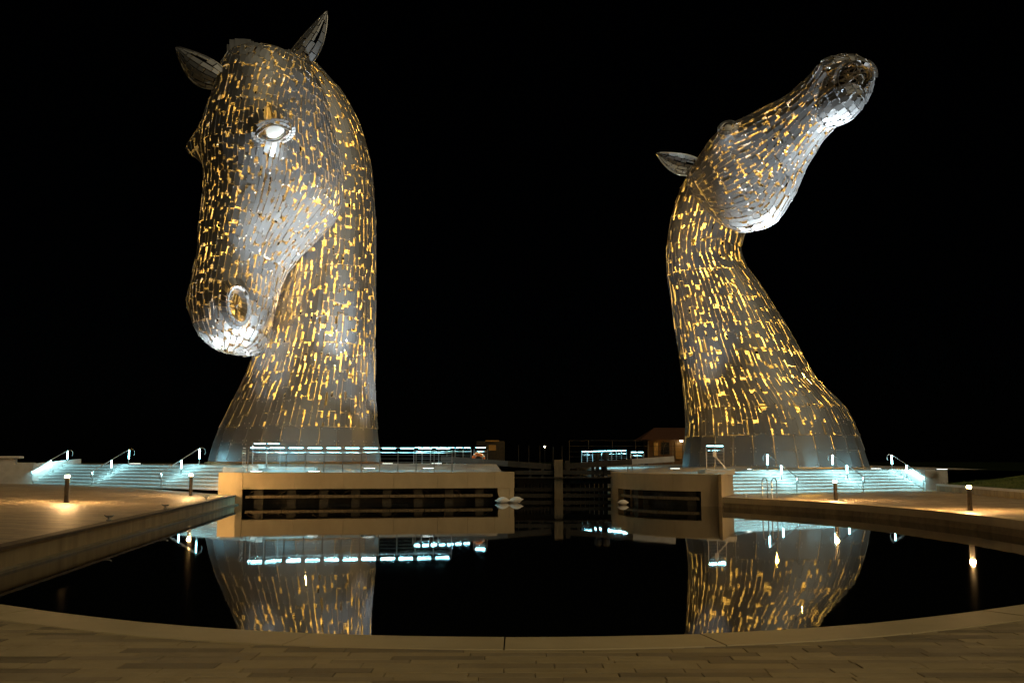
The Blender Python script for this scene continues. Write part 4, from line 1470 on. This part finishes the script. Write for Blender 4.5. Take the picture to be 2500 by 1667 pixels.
zr = ZPL
a0 = pf(.25, .25); 
railing('railing', [pf(.62, .22), pf(12.45, .22)], zr, 1.42, 1.075, 'long railing with a row of cyan lit bars along the front of the platform')
railing('railing', [pf(.30, 3.0), pf(.30, .6)], zr, 1.40, 1.2, 'short unlit return railing at the left end of the long platform', led=False)
pz = at(590, 1137, Y=60.5)
plth = MB().prism([tuple(pf(-.9, 1.9)), tuple(pf(4.4, 2.35)), tuple(pf(4.6, 3.0)), tuple(pf(-.9, 3.2))], ZPL - .05, ZPL + .28)
recentre(plth.build('plinth_slab', M['stone'], label='low pale wedge slab under the small lit gate rail left of the lowered head', cat='plinth'))
railing('railing', [pf(.75, 2.55), pf(2.35, 2.6)], ZPL + .28, 1.42, .8, 'small tall gate rail with two lit bars on the wedge slab at left', bar=.8)
# rail along the channel, seen end on beyond the floodlights
railing('railing', [at(1010, 1128, Y=71)[:2], at(1150, 1128, Y=73)[:2]], 2.27, 1.18, .62, 'railing with seven lit bars along the channel behind the long platform', bar=.7)
lrx = at(1152, 1128, Y=72)[:2]; lry = at(1195, 1128, Y=66.5)[:2]
railing('railing', [at(1157, 1128, Y=67.5)[:2], at(1190, 1128, Y=67.5)[:2]], 2.27, 1.12, 1.0, 'short lit rail holding the orange lifebuoy by the lock', bar=.7)

# lifebuoy
lp = at(1168, 1122, Y=67.3)
lbm = MB(); pts = [(lp[0] + .36*math.cos(q), lp[1], lp[2] + .36*math.sin(q)) for q in np.linspace(0, 2*PI, 28, endpoint=False)]
lroot = empty('lifebuoy', tuple(lp), 'orange ring lifebuoy hanging on the short rail by the lock', 'lifebuoy')
lbm.tube(pts, .11, 10, closed=True).build('ring', M['orange'], lroot, smooth=True)
for q in (.6, 2.2, 3.8, 5.3):
    ps = [(lp[0] + .36*math.cos(q+e), lp[1], lp[2] + .36*math.sin(q+e)) for e in (-.12, 0, .12)]
    MB().tube(ps, .116, 10, cap=False).build('band', M['white'], lroot, smooth=True)

# small gate rail on the right platform
gp = at(1725, 1143, Y=57.2); gq = at(1768, 1143, Y=57.6)
sl = MB().prism([tuple(at(1702, 1145, Y=57.6)[:2]), tuple(at(1722, 1145, Y=56.6)[:2]), tuple(at(1793, 1145, Y=56.4)[:2]), tuple(at(1795, 1145, Y=58.4)[:2]), tuple(at(1720, 1145, Y=58.6)[:2])], ZPR - .05, ZPR + .22)
recentre(sl.build('plinth_slab', M['stone'], label='low pale slab with angled end under the small lit gate rail at right', cat='plinth'))
railing('railing', [gp[:2], gq[:2]], ZPR + .22, 1.36, .5, 'small gate rail with three lit bars on the right platform', bar=.84)
gl = empty('gate_brace', (gp[0]+.5, gp[1]-.05, ZPR + .22), 'lit diagonal brace and latch box on the small gate rail at right', 'brace')
MB().beam((gp[0] + .52, gp[1]-.06, ZPR + .95), (gp[0] + 1.12, gp[1] - .06, ZPR + .24), .05, .05).build('strut', M['rail'], gl)
MB().box((gp[0] + .46, gp[1]-.06, ZPR + 1.08), (.2, .1, .32), 0, .02).build('latch_box', M['rail'], gl)
# far railings beyond the lock
railing('railing', [at(1420, 1128, Y=84)[:2], at(1447, 1128, Y=84.5)[:2]], 2.05, 1.25, .5, 'short lit rail at the left end of the far railing beyond the lock', bar=.8)
railing('railing', [at(1447, 1128, Y=88)[:2], at(1530, 1128, Y=82)[:2]], 2.05, 1.30, .9, 'far lit railing beyond the lock gate, in the middle', bar=.75)
railing('railing', [at(1540, 1128, Y=80)[:2], at(1572, 1128, Y=80)[:2]], 2.0, 1.2, .55, 'short lit rail at the right end of the far railing beyond the lock', bar=.8)

# ---- lock gate
LG = empty('lock_gate', (3.2, 66.0, 0), 'dark timber lock gate closing the channel between the platforms', 'gate')
gx0, gx1 = .2, 6.45
GY = 66.0


def gbeam(name, a, b_, w_, h_, mat='gate'):
    return MB().beam(a, b_, w_, h_).build(name, M[mat], LG)


pm = at(1363, 1160, Y=GY)[0]
gbeam('heel_post', (pm, GY - .25, -1.2), (pm, GY - .25, 2.55), .55, .5, 'timber')
gbeam('heel_post', (pm + .62, GY + .1, -1.2), (pm + .62, GY + .1, 2.5), .3, .3)
for z, h_ in ((1.18, .36), (.62, .22), (.22, .24), (1.72, .26)):
    gbeam('rail', (gx0, GY, z), (pm - .28, GY, z), .3, h_)
    gbeam('rail', (pm + .30, GY, z), (gx1, GY, z), .3, h_)
for x in np.arange(.45, 6.4, .30):
    if abs(x - pm) < .45: continue
    MB().beam((x, GY + .2, -1.2), (x, GY + .2, 1.1), .27, .08, (0, 1, 0)).build('plank', M['gate'], LG)
for x in (1.2, 2.0, 4.35, 5.3, 5.95):
    gbeam('stanchion', (x, GY + .02, 1.2), (x, GY + .02, 2.1), .18, .16)
gbeam('brace', (pm + .3, GY, 1.9), (5.2, GY, 1.35), .08, .06)
gbeam('brace', (5.4, GY - .02, 1.3), (6.3, GY - .02, 1.75), .14, .12)
gbeam('walkway', (gx0, GY - .45, 1.40), (gx1, GY - .45, 1.40), .5, .06)
for x in np.arange(.6, 2.6, .22):
    gbeam('ladder_bar', (x, GY - .3, .62), (x, GY - .3, 1.0), .05, .05)
bb = empty('balance_beam', (-1, 65.4, 2.2), 'long grey balance beam of the lock gate reaching over the left platform', 'beam', 'balance beams of the lock gate')
pa = at(1077, 1120, Y=65.2); pb2 = at(1345, 1139, Y=66.2)
q1 = pa + (pb2-pa)*.38; q2 = pa + (pb2-pa)*.60
MB().beam(pa, q1, .4, .40).build('arm', M['gate_steel'], bb)
MB().beam(q1 + (pb2-pa)*.002, q2, .38, .36).build('arm', M['gate_steel'], bb)
MB().beam(q2 + (pb2-pa)*.002, pb2, .36, .38).build('arm', M['gate'], bb)
for f_ in (.25, .50):
    p = pa + (pb2-pa)*f_
    MB().box((p[0], p[1], p[2] - .38), (.12, .12, .5)).build('leg', M['dark'], bb)
bb2 = empty('balance_beam', (7, 65.8, 2.2), 'long tapered balance beam with pale end reaching over the right platform', 'beam', 'balance beams of the lock gate')
pa = at(1378, 1138, Y=66.2); pb2 = at(1646, 1120, Y=65.0)
q1 = pa + (pb2-pa)*.62
MB().beam(pa, q1, .36, .36).build('arm', M['gate'], bb2)
MB().beam(q1 + (pb2-pa)*.002, pb2, .38, .36).build('arm', M['stone'], bb2, label='pale weathered outer end of the beam')
for f_ in (.58, .62):
    p = pa + (pb2-pa)*f_
    MB().box((p[0], p[1], p[2] - .38), (.07, .07, .45)).build('leg', M['rail'], bb2)
# winding posts on the gate
for px, lab in ((1458, 'dark paddle gear box on the lock gate, left of two'), (1478, 'dark paddle gear box on the lock gate, right of two')):
    p = at(px, 1112, Y=65.9)
    r_ = empty('paddle_gear', (p[0], 65.9, 1.6), lab, 'winding gear', 'paddle gear on the lock gate')
    MB().box((p[0], 65.9, 2.05), (.2, .2, 1.1)).build('stand', M['dark'], r_)
    MB().lathe((p[0], 65.9, 2.55), [(.2, 0), (.24, .05), (.24, .38), (.12, .46)], 12).build('gear_case', M['dark'], r_)

# ---- buoys and fenders on the water
for px, py, Y, s_, rz, lab in ((1227, 1217, 59.9, .42, 0, 'white pointed fender floating under the platform corner, left of two'), (1258, 1214, 60.0, .44, .15, 'white pointed fender floating at the platform corner leg, right of two'), (1521, 1220, 57.2, .30, 0, 'single white fender floating at the curved platform')):
    p = at(px, py, Y); root = empty('fender', (p[0], Y, .1), lab, 'fender', 'white fenders on the water')
    prof = [(-1.12, .02), (-1.0, .06), (-.86, .12), (-.62, .27), (-.3, .37), (0, .4), (.3, .37), (.62, .27), (.86, .12), (1.0, .06), (1.12, .02)]
    c = MB(); n_ = 14; P = []
    ca, sa = math.cos(rz), math.sin(rz)
    for x, r in prof:
        for j in range(n_):
            a = 2*PI*j/n_
            lx, ly, lz = x*s_, r*s_*1.35*math.cos(a), r*s_*1.35*math.sin(a)
            P.append((p[0] + lx*ca, Y + ly, .13 + lz + lx*sa))
    c.add(P, [(i*n_+j, i*n_+(j+1) % n_, (i+1)*n_+(j+1) % n_, (i+1)*n_+j) for i in range(len(prof)-1) for j in range(n_)])
    c.build('float_body', M['white'], root, smooth=True)

# ---- pool ladder
L0 = at(1870, 1217, z=ZP)
lroot = empty('pool_ladder', (L0[0], L0[1], ZP), 'steel pool ladder with two hooped handrails on the right rim of the basin', 'ladder')
dx_ = nrm(np.array((1, -.55)))
inw = np.array((-.87, -.5))
for px in (1861.5, 1884.5):
    A_ = at(px, 1217, z=ZP)[:2] - np.array((0, .0)); B_ = at(px + 17, 1216, z=ZP)[:2] + np.array((0, .35))
    pts = [(*A_, -.9), (*A_, .6), (*A_, 1.35)]
    for q in np.linspace(PI, 0, 9)[1:-1]:
        f_ = (1 + math.cos(q))/2
        xy = A_ + (B_ - A_)*f_
        pts.append((*xy, 1.35 + .22*math.sin(q)))
    pts += [(*B_, 1.35), (*B_, ZP)]
    MB().tube(pts, .03, 8).build('hoop', M['rail'], lroot, smooth=True)
A_ = at(1861.5, 1217, z=ZP)[:2]; B_ = at(1884.5, 1217, z=ZP)[:2]
for z in (.32, .02, -.28):
    MB().beam((*A_, z), (*B_, z), .1, .04).build('rung', M['rail'], lroot)

# ---- mooring cleats
for px, py, z, lab in ((266, 1270, ZP+.02, 'small mooring cleat on the left bank, nearest the viewer'), (404, 1241, ZP+.02, 'small mooring cleat on the left bank, middle of three'), (503, 1219, ZP+.02, 'small mooring cleat on the left bank, nearest the amber pier'), (1821, 1212, ZP+.02, 'small mooring cleat on the right rim beside the pool ladder')):
    p = at(px, py, z=z)
    r_ = empty('mooring_cleat', tuple(p), lab, 'cleat', 'mooring cleats on the rim')
    MB().lathe(p, [(.09, -.02), (.09, .02), (.04, .04), (.035, .12)], 10).build('foot', M['rail'], r_)
    MB().tube([(p[0]-.16, p[1], p[2]+.17), (p[0]-.08, p[1], p[2]+.13), (p[0]+.08, p[1], p[2]+.13), (p[0]+.16, p[1], p[2]+.17)], [.015, .03, .03, .015], 8).build('horn', M['rail'], r_, smooth=True)

# ================================================================== FAR SIDE
# cabin with brown roof behind the raised head
CY0 = 118.0
cl = at(1578, 1113, Y=CY0)[0]; cr_ = cl + 11.0
ez = at(1600, 1073, Y=CY0)[2]; rz_ = at(1600, 1044, Y=CY0 + 3)[2]
cab = empty('cabin', (cl + 5, CY0 + 3, 2), 'low brick cabin with brown hipped roof and amber lit front, beyond the raised head', 'building')
MB().box((cl + 5.5, CY0 + 3, (2 + ez)/2), (10.2, 5, ez - 1.9)).build('wall', M['brick'], cab)
rf = MB(); o_ = .7
rf.add([(cl - o_, CY0 - .6, ez), (cr_ + o_, CY0 - .6, ez), (cr_ + o_, CY0 + 6.6, ez), (cl - o_, CY0 + 6.6, ez), (cl + 1.4, CY0 + 3, rz_), (cr_ - 1.4, CY0 + 3, rz_)],
       [(0, 1, 5, 4), (1, 2, 5), (2, 3, 4, 5), (3, 0, 4), (3, 2, 1, 0)])
rf.build('roof', M['roof'], cab)
for k, (x, w_, hh) in enumerate(((1.2, .5, 1.5), (2.3, .9, 1.3), (3.9, .8, 1.9), (5.4, .9, 1.2))):
    f_ = MB().box((cl + x, CY0 + .48, ez - .35 - hh/2), (w_ + .14, .1, hh + .14)).build('window', M['dark'], cab)
    MB().box((cl + x, CY0 + .42, ez - .35 - hh/2), (w_, .04, hh)).build('pane', M['amber'] if k in (0, 2) else M['glass'], f_)
for x in (.2, 3.1, 6.2):
    MB().box((cl + x, CY0 - .3, (2 + ez)/2), (.12, .12, ez - 2)).build('porch_post', M['timber'], cab)
wl_ = at(1663, 1076, Y=CY0 - .2)
MB().box((wl_[0], CY0 - .25, wl_[2]), (.32, .16, .16), 0, .03).build('wall_lamp', M['flood'], cab)
lamp('porch_light', 'POINT', (wl_[0], CY0 - .6, wl_[2] - .2), 22, (1.0, .6, .2), cab, .1)
lamp('porch_light', 'POINT', (cl + 1.6, CY0 - .5, ez - .5), 10, (1.0, .48, .1), cab, .1)
# wire fence in front of it
fn_ = empty('fence', (10, 100, 2), 'thin wire fence with tall slim posts beyond the lock', 'fence')
zt_ = at(1400, 1075, Y=100)[2]
for px in (1390, 1437, 1495, 1552, 1620, 1672):
    x = at(px, 1100, Y=100)[0]
    MB().box((x, 100, (1.9 + zt_)/2), (.07, .07, zt_ - 1.9)).build('post', M['dark'], fn_)
xa, xb = at(1390, 1100, Y=100)[0], at(1690, 1100, Y=100)[0]
for z in (zt_, zt_ - .55, zt_ - 1.1, zt_ - 1.6):
    MB().beam((xa, 100, z), (xb, 100, z), .03, .03).build('wire', M['dark'], fn_)
# hut with an amber lit fascia
hx = at(1198, 1090, Y=112)
hut = empty('kiosk', (hx[0], 112, 2), 'small dark kiosk with amber lit fascia strip beyond the lock', 'kiosk')
MB().box((hx[0], 112, 3.35), (3.1, 2.6, 2.7), 0, .05).build('body', M['dark'], hut)
tz = at(1200, 1076, Y=110.6)[2]
MB().box((hx[0] + .2, 110.62, tz), (1.5, .1, .14)).build('fascia_light', M['amber'], hut)
MB().box((hx[0] + .2, 110.66, tz - .75), (.8, .08, .6)).build('window', M['amber'], hut, label='dim amber window')
# far lamp post
fp = at(1330, 1092, Y=150)
fpole = empty('lamp_post', (fp[0], 150, 0), 'far lamp post with one small yellow light beyond the lock', 'lamp post')
MB().tube([(fp[0], 150, 1.9), (fp[0], 150, fp[2])], .05, 6).build('pole', M['dark'], fpole)
MB().lathe((fp[0], 150, fp[2]), [(.06, 0), (.13, .08), (.1, .2)], 10).build('lamp_head', M['flood'], fpole)
# far gate frame with poles left of the gate
for k, (px, top, lab) in enumerate(((1266, 1086, 'slim pale pole of the far mooring, leftmost by the kiosk'), (1291, 1087, 'slim pale pole of the far mooring, second from the kiosk'), (1318, 1088, 'slim pale pole of the far mooring, left of the far lamp post'), (1350, 1090, 'slim pale pole of the far mooring, right of the far lamp post'), (1372, 1088, 'slim pale pole of the far mooring, beside the fence end'))):
    q = at(px, top, Y=96)
    o = MB().tube([(q[0], 96, 1.9), (q[0], 96, q[2])], .05, 6).build('mooring_pole', M['dark'], label=lab, cat='pole', group='slim poles beyond the lock')
    recentre(o)
